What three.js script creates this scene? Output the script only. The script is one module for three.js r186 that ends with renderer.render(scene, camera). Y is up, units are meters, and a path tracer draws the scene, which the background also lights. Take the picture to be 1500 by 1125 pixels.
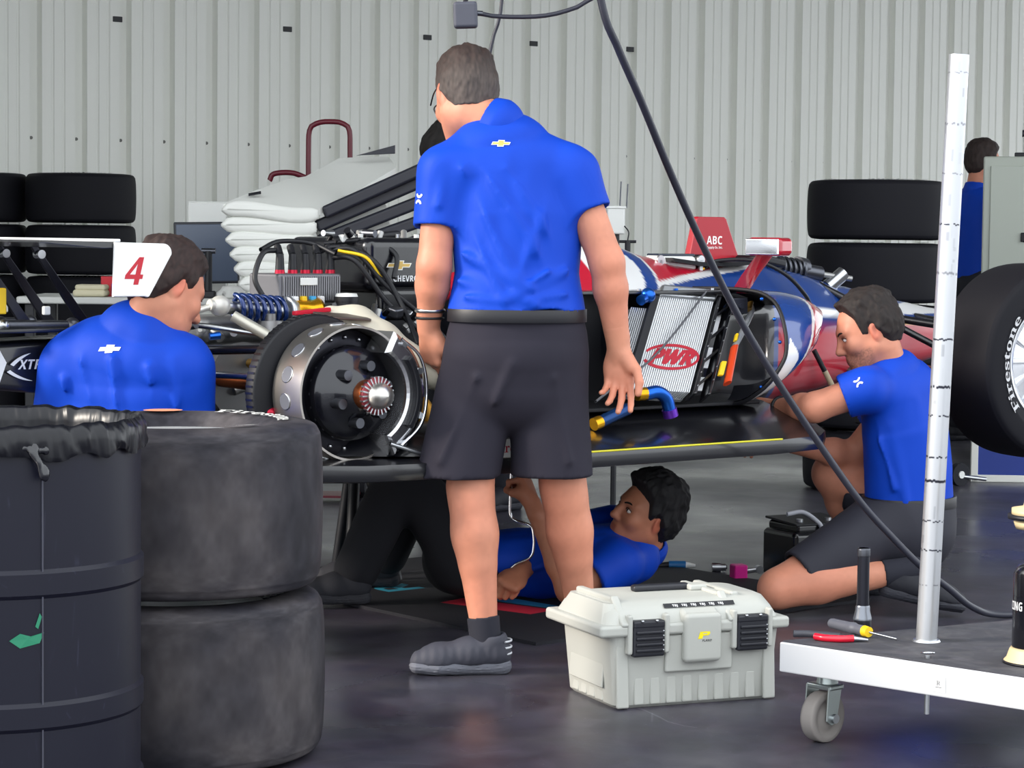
import * as THREE from 'three';
import { RoundedBoxGeometry } from 'three/addons/geometries/RoundedBoxGeometry.js';
import { mergeGeometries, mergeVertices, toCreasedNormals } from 'three/addons/utils/BufferGeometryUtils.js';
import { FontLoader } from 'three/addons/loaders/FontLoader.js';
import { TextGeometry } from 'three/addons/geometries/TextGeometry.js';
import { RectAreaLightUniformsLib } from 'three/addons/lights/RectAreaLightUniformsLib.js';

// ---------------------------------------------------------------- camera, sky, light, exposure
const scene = new THREE.Scene();
const camera = new THREE.PerspectiveCamera(2 * Math.atan(562.5 / 3500) * 180 / Math.PI, 1500 / 1125, 0.1, 200);
camera.position.set(0, 1.18, 0);
camera.rotation.order = 'YXZ';
camera.rotation.set(-Math.atan(217.5 / 3500), 0, 0.011);
const renderer = new THREE.WebGLRenderer();
renderer.toneMapping = THREE.LinearToneMapping;
renderer.toneMappingExposure = 0.84;
renderer.shadowMap.enabled = true;
RectAreaLightUniformsLib.init();
scene.background = new THREE.Color(0.95, 1.0, 1.04);          // overcast daylight outside the garage
scene.backgroundIntensity = 3.0;
const sun = new THREE.DirectionalLight('#fff4e6', 5);                // veiled sun, from the side of the open garage
sun.position.set(-10.8, 4.6, -3.4); sun.target.position.set(0, 0, -6); sun.shadow.radius = 22; sun.castShadow = true; sun.shadow.mapSize.set(2048, 2048);
Object.assign(sun.shadow.camera, { left: -12, right: 12, top: 12, bottom: -12, near: 0.5, far: 40 }); scene.add(sun, sun.target);

// ---------------------------------------------------------------- helpers
const V = (x, y, z) => new THREE.Vector3(x, y, z);
const lerp = (a, b, t) => a + (b - a) * t, clamp = (x, a, b) => Math.min(b, Math.max(a, x));
const smooth = (a, b, x) => { const t = clamp((x - a) / (b - a), 0, 1); return t * t * (3 - 2 * t); };
function rng(seed) { let s = seed >>> 0; return () => { s = (s + 0x6D2B79F5) | 0; let t = Math.imul(s ^ (s >>> 15), 1 | s); t = (t + Math.imul(t ^ (t >>> 7), 61 | t)) ^ t; return ((t ^ (t >>> 14)) >>> 0) / 4294967296; }; }
const hash3 = (x, y, z) => { let h = Math.imul(x, 374761393) ^ Math.imul(y, 668265263) ^ Math.imul(z, 2147483647 - 1274126177); h = Math.imul(h ^ (h >>> 13), 1274126177); return ((h ^ (h >>> 16)) >>> 0) / 4294967296; };
function noise3(x, y, z) {                                      // value noise, -1..1
  const i = Math.floor(x), j = Math.floor(y), k = Math.floor(z); let u = x - i, v = y - j, w = z - k;
  u = u * u * (3 - 2 * u); v = v * v * (3 - 2 * v); w = w * w * (3 - 2 * w);
  const L = (a, b, t) => a + (b - a) * t;
  return 2 * L(L(L(hash3(i, j, k), hash3(i + 1, j, k), u), L(hash3(i, j + 1, k), hash3(i + 1, j + 1, k), u), v), L(L(hash3(i, j, k + 1), hash3(i + 1, j, k + 1), u), L(hash3(i, j + 1, k + 1), hash3(i + 1, j + 1, k + 1), u), v), w) - 1;
}
const fbm = (x, y, z, o = 4) => { let s = 0, a = 0.5; for (let i = 0; i < o; i++) { s += a * noise3(x, y, z); x *= 2.03; y *= 2.03; z *= 2.03; a *= 0.5; } return s; };
const used = {};
function numbered(n) { if (used[n] === undefined) { used[n] = 0; return n; } used[n]++; return n + '_' + String(used[n]).padStart(3, '0'); }
function meta(o, label, category, group, kind) { if (label) o.userData.label = label; if (category) o.userData.category = category; if (group) o.userData.group = group; if (kind) o.userData.kind = kind; return o; }
function shade(o) { o.castShadow = true; o.receiveShadow = true; return o; }
function thing(name, label, category, pos = [0, 0, 0], turn = 0, group) {
  const o = new THREE.Group(); o.name = numbered(name); o.position.set(...pos); o.rotation.y = turn; scene.add(o); return meta(o, label, category, group);
}
function part(name, geo, mat, parent, label) {
  const g = Array.isArray(geo) ? merge(geo) : geo; const m = shade(new THREE.Mesh(g, mat)); m.name = parent === scene ? numbered(name) : name; if (label) m.userData.label = label; parent.add(m); return m;
}
function merge(list) {
  list = list.map((g) => { g = g.index ? g.toNonIndexed() : g; for (const k of Object.keys(g.attributes)) if (!['position', 'normal', 'uv'].includes(k)) g.deleteAttribute(k);
    if (!g.attributes.uv) g.setAttribute('uv', new THREE.BufferAttribute(new Float32Array(g.attributes.position.count * 2), 2)); if (!g.attributes.normal) g.computeVertexNormals(); return g; });
  return list.length === 1 ? list[0] : mergeGeometries(list);
}
// geometry makers (all placed in the parent's frame)
const place = (g, x = 0, y = 0, z = 0, rx = 0, ry = 0, rz = 0) => { g.applyMatrix4(new THREE.Matrix4().makeRotationFromEuler(new THREE.Euler(rx, ry, rz))); g.translate(x, y, z); return g; };
const box = (w, h, d, x = 0, y = 0, z = 0, rx = 0, ry = 0, rz = 0) => place(new THREE.BoxGeometry(w, h, d), x, y, z, rx, ry, rz);
const rbox = (w, h, d, r, x = 0, y = 0, z = 0, rx = 0, ry = 0, rz = 0) => place(new RoundedBoxGeometry(w, h, d, 3, Math.min(r, w / 2.01, h / 2.01, d / 2.01)), x, y, z, rx, ry, rz);
const cyl = (r0, r1, h, x = 0, y = 0, z = 0, rx = 0, ry = 0, rz = 0, n = 32) => place(new THREE.CylinderGeometry(r1, r0, h, n), x, y, z, rx, ry, rz);   // r0 bottom, r1 top
const sph = (r, x, y, z, sx = 1, sy = 1, sz = 1) => place(new THREE.SphereGeometry(r, 24, 16).scale(sx, sy, sz), x, y, z);
function rod(a, b, r, r2 = r, n = 16) {                         // straight bar between two points
  const A = V(...a), B = V(...b), d = B.clone().sub(A), g = new THREE.CylinderGeometry(r2, r, d.length(), n);
  g.applyQuaternion(new THREE.Quaternion().setFromUnitVectors(V(0, 1, 0), d.normalize())); const c = A.add(B).multiplyScalar(0.5); g.translate(c.x, c.y, c.z); return g;
}
function tube(pts, r, seg = 64, n = 10, tension = 0.5) { return new THREE.TubeGeometry(new THREE.CatmullRomCurve3(pts.map((p) => V(...p)), false, 'catmullrom', tension), seg, r, n); }
function lathe(pts, n = 48, x = 0, y = 0, z = 0, rx = 0, ry = 0, rz = 0) { return place(new THREE.LatheGeometry(pts.map((p) => new THREE.Vector2(...p)), n), x, y, z, rx, ry, rz); }
function shapeOf(pts) { const s = new THREE.Shape(); pts.forEach((p, i) => i ? s.lineTo(p[0], p[1]) : s.moveTo(p[0], p[1])); s.closePath(); return s; }
function extrude(pts, depth, bevel = 0, holes = []) {           // outline in xy, thickness along z, centred on z = 0
  const s = shapeOf(pts); for (const h of holes) s.holes.push(shapeOf(h));
  const g = new THREE.ExtrudeGeometry(s, { depth: Math.max(depth - 2 * bevel, 1e-4), bevelEnabled: bevel > 0, bevelThickness: bevel, bevelSize: bevel, bevelOffset: -bevel, bevelSegments: 2, curveSegments: 12 });
  g.translate(0, 0, -Math.max(depth - 2 * bevel, 1e-4) / 2); return g;
}
const arc = (cx, cy, r, a0, a1, n = 12) => Array.from({ length: n + 1 }, (_, i) => { const a = (a0 + (a1 - a0) * i / n) * Math.PI / 180; return [cx + r * Math.cos(a), cy + r * Math.sin(a)]; });
function rrect(w, h, r, cx = 0, cy = 0) { return [...arc(cx + w / 2 - r, cy + h / 2 - r, r, 0, 90, 6), ...arc(cx - w / 2 + r, cy + h / 2 - r, r, 90, 180, 6), ...arc(cx - w / 2 + r, cy - h / 2 + r, r, 180, 270, 6), ...arc(cx + w / 2 - r, cy - h / 2 + r, r, 270, 360, 6)]; }
// a skin through rings of points: rings[i] = array of [x, y, z], all of one length; closed round, optional end caps
function skin(rings, caps = true, closed = true) {
  const n = rings[0].length, pos = [], uv = [], idx = [];
  rings.forEach((r, i) => { for (let j = 0; j <= (closed ? n : n - 1); j++) { pos.push(...r[j % n]); uv.push(j / n, i / (rings.length - 1)); } });
  const m = closed ? n + 1 : n;
  for (let i = 0; i + 1 < rings.length; i++) for (let j = 0; j < m - 1; j++) { const a = i * m + j, b = a + 1, c = a + m, d = c + 1; idx.push(a, b, c, b, d, c); }
  if (caps) for (const [i, flip] of [[0, true], [rings.length - 1, false]]) {
    const c = [0, 1, 2].map((k) => rings[i].reduce((s, p) => s + p[k], 0) / n), o = pos.length / 3; pos.push(...c); uv.push(0.5, 0.5); rings[i].forEach((p) => { pos.push(...p); uv.push(0.5, 0.5); });
    for (let j = 0; j < n; j++) { const a = o + 1 + j, b = o + 1 + (j + 1) % n; flip ? idx.push(o, b, a) : idx.push(o, a, b); }
  }
  const g = new THREE.BufferGeometry(); g.setAttribute('position', new THREE.Float32BufferAttribute(pos, 3)); g.setAttribute('uv', new THREE.Float32BufferAttribute(uv, 2)); g.setIndex(idx); g.computeVertexNormals(); return g;
}
function ssmooth(g, angle = 0.6) { return toCreasedNormals(g.index ? g.toNonIndexed() : g, angle); }
// computed textures
function dataTex(w, h, fn, srgb = true, repeat) {
  const d = new Uint8Array(w * h * 4);
  for (let j = 0; j < h; j++) for (let i = 0; i < w; i++) { const c = fn(i / w, j / h, i, j), o = (j * w + i) * 4; d[o] = clamp(c[0], 0, 255); d[o + 1] = clamp(c[1], 0, 255); d[o + 2] = clamp(c[2], 0, 255); d[o + 3] = c[3] ?? 255; }
  const t = new THREE.DataTexture(d, w, h); t.magFilter = THREE.LinearFilter; t.minFilter = THREE.LinearMipmapLinearFilter; t.generateMipmaps = true; t.wrapS = t.wrapT = THREE.RepeatWrapping;
  if (srgb) t.colorSpace = THREE.SRGBColorSpace; if (repeat) t.repeat.set(...repeat); t.needsUpdate = true; return t;
}
function canvasTex(w, h, draw) { const c = document.createElement('canvas'); c.width = w; c.height = h; const x = c.getContext('2d'); draw(x, w, h); const t = new THREE.CanvasTexture(c); t.colorSpace = THREE.SRGBColorSpace; t.anisotropy = 4; return t; }
const tileNoise = (u, v, f, seed = 0, o = 4) => { let s = 0, a = 0.5; for (let k = 0; k < o; k++) { const n = f << k, x = u * n, y = v * n, i = Math.floor(x), j = Math.floor(y); let fx = x - i, fy = y - j; fx = fx * fx * (3 - 2 * fx); fy = fy * fy * (3 - 2 * fy); const h = (p, q) => hash3(((p % n) + n) % n, ((q % n) + n) % n, seed + k * 17); s += a * (2 * lerp(lerp(h(i, j), h(i + 1, j), fx), lerp(h(i, j + 1), h(i + 1, j + 1), fx), fy) - 1); a *= 0.5; } return s; };
const std = (color, roughness = 0.6, metalness = 0, more = {}) => new THREE.MeshStandardMaterial({ color, roughness, metalness, ...more });
const phys = (color, roughness, more = {}) => new THREE.MeshPhysicalMaterial({ color, roughness, ...more });
const M = {
  steel: std('#b9bcc0', 0.28, 1), darkSteel: std('#5d5f66', 0.35, 0.9), chrome: std('#e8eaee', 0.08, 1), alu: std('#c9ccd0', 0.4, 1), castAlu: std('#a9a9a8', 0.5, 0.85),
  black: std('#101119', 0.5), blackGloss: phys('#0c0d14', 0.25, { clearcoat: 0.6, clearcoatRoughness: 0.15 }), rubber: std('#16171f', 0.8), whitePlastic: std('#e6e7e4', 0.45), gold: std('#d9a021', 0.3, 0.9), brass: std('#b08a45', 0.35, 0.9),
  blueAnod: std('#1f5fc0', 0.28, 0.8), redAnod: std('#c01838', 0.35, 0.5), copper: std('#b4653c', 0.35, 0.9), yellow: std('#f2c81a', 0.5), red: std('#c8102e', 0.4), screen: phys('#2b3442', 0.2),
};
// ---------------------------------------------------------------- the garage
const WALL_TURN = 30.6 * Math.PI / 180, WALL_AT = V(0, 0, -17.3);
// frame of the back wall: x along it (right and away), z out of it towards the open front
const room = new THREE.Group(); room.position.copy(WALL_AT); room.rotation.y = WALL_TURN;
function structure(name, geo, mat, label) {
  const m = part(name, geo, mat, scene, label); m.position.copy(WALL_AT); m.rotation.y = WALL_TURN; m.userData.kind = 'structure'; return m;
}
const wallPaint = std('#ecede6', 0.42), roofPaint = std('#b9bbb9', 0.7);
{
  // floor: sealed dark concrete, scuffed, with cracks drawn where the photograph shows them
  const W = 2048, r = rng(5), scr = [];
  for (let k = 0; k < 420; k++) scr.push([r(), r(), (r() - 0.5) * 0.12, (r() - 0.5) * 0.05, r()]);
  const cv = canvasTex(W, W, (x) => {
    x.fillStyle = '#413f4a'; x.fillRect(0, 0, W, W);
    for (let k = 0; k < 9000; k++) { const a = r(), s = 8 + r() * 60; x.fillStyle = a < 0.5 ? `rgba(26,24,34,${0.05 + r() * 0.06})` : `rgba(96,92,100,${0.03 + r() * 0.05})`; x.beginPath(); x.ellipse(r() * W, r() * W, s, s * (0.3 + r() * 0.7), r() * 3, 0, 7); x.fill(); }
    for (const [u, v, du, dv, a] of scr) { x.strokeStyle = `rgba(180,180,186,${0.05 + a * 0.16})`; x.lineWidth = 0.5 + a; x.beginPath(); x.moveTo(u * W, v * W); x.lineTo((u + du * a) * W, (v + dv) * W); x.stroke(); }
    for (let k = 0; k < 9; k++) { let a = r() * W, b = r() * W; const da = (r() - 0.3) * 60, db = (r() - 0.5) * 60; x.strokeStyle = `rgba(190,190,196,${0.2 + r() * 0.25})`; x.lineWidth = 1 + r(); x.beginPath(); x.moveTo(a, b); for (let j = 0; j < 14; j++) { a += da + (r() - 0.5) * 26; b += db + (r() - 0.5) * 26; x.lineTo(a, b); } x.stroke(); }
    for (let k = 0; k < 2200; k++) { x.fillStyle = `rgba(215,215,215,${0.15 + r() * 0.4})`; const s = 0.4 + r() * 1.1; x.fillRect(r() * W, r() * W, s, s); }
  });
  cv.wrapS = cv.wrapT = THREE.RepeatWrapping;
  const rough = dataTex(512, 512, (u, v) => { const n = tileNoise(u, v, 6, 3, 5); const g = 88 + n * 70; return [g, g, g]; }, false);
  const fm = phys('#ffffff', 1, { map: cv, roughnessMap: rough });
  const g = new THREE.BoxGeometry(44, 0.2, 40); g.translate(0, -0.1, 14); const p = g.attributes.position, uv = g.attributes.uv; for (let i = 0; i < p.count; i++) uv.setXY(i, p.getX(i) / 4.4, p.getZ(i) / 4.4);
  structure('floor', g, fm, 'dark sealed concrete floor with pale scratches and specks');
  // back wall: ribbed sheet panels, three ribs to a sheet
  const prof = []; const P0 = 0.305, D = 0.05;
  for (let k = 0; k < 3; k++) { const o = k * P0; prof.push([o, 0], [o + 0.05, 0], [o + 0.066, D]); for (const c of [0.138, 0.212]) prof.push([o + c - 0.012, D], [o + c - 0.005, D - 0.007], [o + c + 0.005, D - 0.007], [o + c + 0.012, D]); prof.push([o + 0.289, D]); }
  prof.push([3 * P0, 0]);
  const Y0 = 0, Y1 = 5.6;
  const pg = (() => { const pos = [], idx = []; prof.forEach(([x, z]) => { pos.push(x, Y0, z, x, Y1, z); }); for (let i = 0; i + 1 < prof.length; i++) { const a = i * 2; idx.push(a, a + 2, a + 1, a + 1, a + 2, a + 3); }
    const q = new THREE.BufferGeometry(); q.setAttribute('position', new THREE.Float32BufferAttribute(pos, 3)); q.setAttribute('uv', new THREE.Float32BufferAttribute(pos.flatMap((v, i) => i % 3 === 0 ? [v, pos[i + 1]] : []), 2)); q.setIndex(idx); const n = q.toNonIndexed(); n.computeVertexNormals(); return n; })();
  const back = structure('wall_back', box(20.2, 5.6, 0.2, 0.4, 2.8, -0.13), roofPaint, 'pale ribbed metal back wall of the garage');
  const offs = 0.031;                                            // where the ribs fall along the wall
  for (let k = -10; k < 11; k++) { const m = part('wall_panel', pg, wallPaint, back); m.position.x = k * 3 * P0 + offs; }
  const sg = cyl(0.011, 0.011, 0.008, 0, 0, 0, Math.PI / 2, 0, 0, 10), sm = std('#6d6d68', 0.6);
  for (let k = -18; k < 26; k++) { const m = part('screw', sg, sm, back); m.position.set(k * P0 + offs + 0.008, 1.775, 0.004); }
  for (const x of [-3.05, -1.83, -0.75, 0.12, 0.95]) { const m = part('slot', rbox(0.066, 0.036, 0.012, 0.004), M.black, back); m.position.set(x, 2.56, D); }
  // the rest of the shell: roof, side walls, header over the open front
  structure('ceiling', box(20.2, 0.2, 10.4, 0.4, 5.7, 4.9), roofPaint, 'pale sheet metal roof of the garage');
  structure('wall_left', box(0.2, 5.6, 6, -9.6, 2.8, 3), wallPaint, 'pale side wall of the garage');
  structure('trim_1', box(20.2, 1.2, 0.2, 0.4, 5.1, 10), roofPaint, 'header over the open front of the garage');
}
// ---------------------------------------------------------------- bodies: distance fields meshed with surface nets
// a prim is { d(x, y, z), k } where k is how softly it joins the rest; sub prims carve
const cap = (a, b, ra, rb = ra, k = 0.02) => {
  const [ax, ay, az] = a, dx = b[0] - ax, dy = b[1] - ay, dz = b[2] - az, L = dx * dx + dy * dy + dz * dz || 1e-9;
  return { k, d(x, y, z) { const px = x - ax, py = y - ay, pz = z - az; let t = (px * dx + py * dy + pz * dz) / L; t = t < 0 ? 0 : t > 1 ? 1 : t; const qx = px - dx * t, qy = py - dy * t, qz = pz - dz * t; return Math.sqrt(qx * qx + qy * qy + qz * qz) - (ra + (rb - ra) * t); } };
};
// frame: { o: origin, x, y, z: unit axes } for parts that turn (heads, hands, shoes)
const frame = (o, f, up) => { const z = V(...f).normalize(), x = V(...up).cross(z).normalize(), y = z.clone().cross(x); return { o, x: x.toArray(), y: y.toArray(), z: z.toArray() }; };
const fp = (F, p) => [0, 1, 2].map((i) => F.o[i] + F.x[i] * p[0] + F.y[i] * p[1] + F.z[i] * p[2]);
const fv = (F, p) => [0, 1, 2].map((i) => F.x[i] * p[0] + F.y[i] * p[1] + F.z[i] * p[2]);
const loc = (F, x, y, z) => { const a = x - F.o[0], b = y - F.o[1], c = z - F.o[2]; return [a * F.x[0] + b * F.x[1] + c * F.x[2], a * F.y[0] + b * F.y[1] + c * F.y[2], a * F.z[0] + b * F.z[1] + c * F.z[2]]; };
const WORLD = { o: [0, 0, 0], x: [1, 0, 0], y: [0, 1, 0], z: [0, 0, 1] };
const ell = (F, c, r, k = 0.02) => {
  const [ox, oy, oz] = fp(F, c), [a0, a1, a2] = F.x, [b0, b1, b2] = F.y, [c0, c1, c2] = F.z, [r0, r1, r2] = r, i0 = 1 / r0, i1 = 1 / r1, i2 = 1 / r2, mr = Math.min(r0, r1, r2);
  return { k, d(x, y, z) { x -= ox; y -= oy; z -= oz; const a = (x * a0 + y * a1 + z * a2) * i0, b = (x * b0 + y * b1 + z * b2) * i1, e = (x * c0 + y * c1 + z * c2) * i2, k0 = Math.sqrt(a * a + b * b + e * e), p = a * i0, q = b * i1, w = e * i2, k1 = Math.sqrt(p * p + q * q + w * w); return k1 < 1e-9 ? -mr : k0 * (k0 - 1) / k1; } };
};
const fcap = (F, a, b, ra, rb, k) => cap(fp(F, a), fp(F, b), ra, rb, k);
// a flattened limb or trunk: stations [centre, half width, half depth] with one width axis each
function loft(stations, k = 0.03) {
  const S = stations.map(([c, hw, hd, ax]) => ({ c, hw, hd, ax: V(...ax).normalize().toArray() }));
  return { k, d(x, y, z) {
    let best = 1e9;
    for (let i = 0; i + 1 < S.length; i++) {
      const A = S[i], B = S[i + 1], dx = B.c[0] - A.c[0], dy = B.c[1] - A.c[1], dz = B.c[2] - A.c[2], L = dx * dx + dy * dy + dz * dz; let t = ((x - A.c[0]) * dx + (y - A.c[1]) * dy + (z - A.c[2]) * dz) / L; const tr = t; t = clamp(t, 0, 1);
      const len = Math.sqrt(L), qx = x - A.c[0] - dx * tr, qy = y - A.c[1] - dy * tr, qz = z - A.c[2] - dz * tr, hw = lerp(A.hw, B.hw, t), hd = lerp(A.hd, B.hd, t);
      let ux = lerp(A.ax[0], B.ax[0], t), uy = lerp(A.ax[1], B.ax[1], t), uz = lerp(A.ax[2], B.ax[2], t);
      const a = qx * ux + qy * uy + qz * uz, q2 = Math.max(0, qx * qx + qy * qy + qz * qz - a * a), m = Math.min(hw, hd), over = (tr < 0 ? -tr : tr > 1 ? tr - 1 : 0) * len;
      const e = Math.sqrt((a / hw) ** 2 + q2 / (hd * hd) + (over / m) ** 2), g = e < 1e-6 ? 0 : Math.sqrt((a / (hw * hw)) ** 2 + q2 / (hd ** 4) + (over / (m * m)) ** 2) / e;
      const d = e < 1e-6 ? -m : (e - 1) / Math.max(g, 1 / Math.max(hw, hd));
      if (d < best) best = d;
    }
    return best;
  } };
}
const smin = (a, b, k) => { const h = k - Math.abs(a - b); return h > 0 ? Math.min(a, b) - h * h / (4 * k) : Math.min(a, b); };
const sub = (p) => ({ ...p, cut: true });
function field(prims, list = prims) { return (x, y, z) => { let d = 1e9; for (const p of list) { if (p.cut) continue; d = smin(d, p.d(x, y, z), p.k); } for (const p of list) if (p.cut) d = -smin(-d, p.d(x, y, z), p.k); return d; }; }
// mesh a list of prims; extra(d, x, y, z) may change the distance (folds, cuts); box = [min, max]
function net(prims, cell, bounds, extra, colour, grow = 0.03) {
  const [mn, mx] = bounds, N = [0, 1, 2].map((i) => Math.ceil((mx[i] - mn[i]) / cell / 8) * 8), sx = N[0] + 1, sy = N[1] + 1, sz = N[2] + 1, val = new Float32Array(sx * sy * sz).fill(1e3), B = 8 * cell, R = B * 0.87;
  const id = (i, j, k) => (k * sy + j) * sx + i, live = [], margin = extra ? grow : 0.006, hasCut = prims.some((p) => p.cut);
  for (let bk = 0; bk < N[2]; bk += 8) for (let bj = 0; bj < N[1]; bj += 8) for (let bi = 0; bi < N[0]; bi += 8) {
    const cx = mn[0] + (bi + 4) * cell, cy = mn[1] + (bj + 4) * cell, cz = mn[2] + (bk + 4) * cell; let m = 1e9; const ds = prims.map((p) => { const d = p.d(cx, cy, cz); if (!p.cut && d < m) m = d; return d; });
    if (m > R * 1.15 + margin || (!extra && !hasCut && m < -R * 1.3 - 0.02)) continue;
    const near = prims.filter((p, i) => p.cut ? ds[i] < R * 1.2 + 0.02 : ds[i] < m + 2 * R + 2 * p.k), f = field(near);
    let lo = 1, hi = -1;
    for (let k = bk; k <= bk + 8; k++) for (let j = bj; j <= bj + 8; j++) for (let i = bi; i <= bi + 8; i++) { const x = mn[0] + i * cell, y = mn[1] + j * cell, z = mn[2] + k * cell; let d = f(x, y, z); if (extra) d = extra(d, x, y, z); if (i === 0 || j === 0 || k === 0 || i === N[0] || j === N[1] || k === N[2]) d = Math.max(d, cell * 0.3); val[id(i, j, k)] = d; if (d < lo) lo = d; if (d > hi) hi = d; }
    if (lo < 0 && hi > 0) live.push([bi, bj, bk]);
  }
  const vid = new Map(), pos = [], idx = [];
  const corners = [[0, 0, 0], [1, 0, 0], [0, 1, 0], [1, 1, 0], [0, 0, 1], [1, 0, 1], [0, 1, 1], [1, 1, 1]], edges = [[0, 1], [2, 3], [4, 5], [6, 7], [0, 2], [1, 3], [4, 6], [5, 7], [0, 4], [1, 5], [2, 6], [3, 7]];
  const vert = (i, j, k) => {
    const key = id(i, j, k); let v = vid.get(key); if (v !== undefined) return v;
    const c = corners.map(([a, b, e]) => val[id(i + a, j + b, k + e)]); let n = 0, x = 0, y = 0, z = 0;
    for (const [p, q] of edges) if ((c[p] < 0) !== (c[q] < 0)) { const t = c[p] / (c[p] - c[q]); x += lerp(corners[p][0], corners[q][0], t); y += lerp(corners[p][1], corners[q][1], t); z += lerp(corners[p][2], corners[q][2], t); n++; }
    if (!n) { x = y = z = 0.5; n = 1; }
    v = pos.length / 3; pos.push(mn[0] + (i + x / n) * cell, mn[1] + (j + y / n) * cell, mn[2] + (k + z / n) * cell); vid.set(key, v); return v;
  };
  for (const [bi, bj, bk] of live) for (let k = bk; k < bk + 8; k++) for (let j = bj; j < bj + 8; j++) for (let i = bi; i < bi + 8; i++) {
    const s = val[id(i, j, k)] < 0;
    if (j > 0 && k > 0 && i < N[0] && s !== (val[id(i + 1, j, k)] < 0)) { const q = [vert(i, j - 1, k - 1), vert(i, j, k - 1), vert(i, j, k), vert(i, j - 1, k)]; s ? idx.push(q[0], q[1], q[2], q[0], q[2], q[3]) : idx.push(q[0], q[2], q[1], q[0], q[3], q[2]); }
    if (i > 0 && k > 0 && j < N[1] && s !== (val[id(i, j + 1, k)] < 0)) { const q = [vert(i - 1, j, k - 1), vert(i - 1, j, k), vert(i, j, k), vert(i, j, k - 1)]; s ? idx.push(q[0], q[1], q[2], q[0], q[2], q[3]) : idx.push(q[0], q[2], q[1], q[0], q[3], q[2]); }
    if (i > 0 && j > 0 && k < N[2] && s !== (val[id(i, j, k + 1)] < 0)) { const q = [vert(i - 1, j - 1, k), vert(i, j - 1, k), vert(i, j, k), vert(i - 1, j, k)]; s ? idx.push(q[0], q[1], q[2], q[0], q[2], q[3]) : idx.push(q[0], q[2], q[1], q[0], q[3], q[2]); }
  }
  const g = new THREE.BufferGeometry(); g.setAttribute('position', new THREE.Float32BufferAttribute(pos, 3)); g.setIndex(idx); g.computeVertexNormals();
  const uv = []; for (let i = 0; i < pos.length; i += 3) uv.push(pos[i] + pos[i + 2] * 0.7, pos[i + 1]); g.setAttribute('uv', new THREE.Float32BufferAttribute(uv, 2));
  if (colour) { const c = []; for (let i = 0; i < pos.length; i += 3) c.push(...colour(pos[i], pos[i + 1], pos[i + 2])); g.setAttribute('color', new THREE.Float32BufferAttribute(c, 3)); }
  return g;
}
const around = (pts, m) => [[0, 1, 2].map((i) => Math.min(...pts.map((p) => p[i])) - m), [0, 1, 2].map((i) => Math.max(...pts.map((p) => p[i])) + m)];
// soft ridges along lines, for cloth: folds = [a, b, width, height]
function folds(list) {
  const L = list.map(([a, b, w, h]) => ({ c: cap(a, b, 0, 0), w, h }));
  return (x, y, z) => { let s = 0; for (const { c, w, h } of L) { const d = c.d(x, y, z) / w; if (d < 2.5) s += 1.7 * h * Math.exp(-d * d); } return s; };
}
// ---- head: x to the figure's own left when looking along z (face direction), y up
function headPrims(F, s = 1, o = {}) {
  const S = (p) => p.map((v) => v * s), e = (c, r, k = 0.02) => ell(F, S(c), S(r), k * s), c = (a, b, ra, rb, k = 0.02) => fcap(F, S(a), S(b), ra * s, (rb ?? ra) * s, k * s), P = [];
  P.push(e([0, 0.035, -0.012], [0.077, 0.088, 0.096], 0.03), e([0, -0.02, 0.03], [0.063, 0.085, 0.062], 0.04), c([0, -0.092, 0.06], [0, -0.1, 0.066], 0.02, 0.019, 0.04));
  for (const q of [-1, 1]) P.push(c([q * 0.052, -0.05, 0.0], [q * 0.018, -0.096, 0.058], 0.02, 0.018, 0.035), e([q * 0.038, -0.022, 0.062], [0.028, 0.024, 0.024], 0.02), c([q * 0.012, 0.03, 0.083], [q * 0.045, 0.027, 0.066], 0.011, 0.01, 0.016));
  P.push(c([0, 0.022, 0.086], [0, -0.024, 0.108], 0.007, 0.0115, 0.014), e([0, -0.027, 0.106], [0.012, 0.01, 0.012], 0.008));
  for (const q of [-1, 1]) P.push(e([q * 0.012, -0.032, 0.097], [0.008, 0.007, 0.009], 0.008));
  P.push(c([-0.016, -0.0565, 0.0865], [0.016, -0.0565, 0.0865], 0.0062, 0.0062, 0.006), c([-0.014, -0.068, 0.0855], [0.014, -0.068, 0.0855], 0.0072, 0.0072, 0.006), e([0, -0.06, 0.075], [0.03, 0.025, 0.018], 0.015));
  for (const q of [-1, 1]) P.push(sub(e([q * 0.032, 0.006, 0.094], [0.017, 0.011, 0.016], 0.012)));
  for (const q of [-1, 1]) { const E = { ...frame(fp(F, S([q * 0.0765, -0.004, -0.008])), fv(F, [q * 0.35, 0, 0.94]), fv(F, [0, 1, -0.2])) }; P.push(ell(E, S([0, 0, -0.006]), S([0.0085, 0.033, 0.02]), 0.006 * s), ell(E, S([0, 0.012, -0.012]), S([0.011, 0.022, 0.012]), 0.006 * s), sub(ell(E, S([q * 0.011, 0.004, 0.0]), S([0.0075, 0.02, 0.011]), 0.004 * s))); }
  return P;
}
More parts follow.
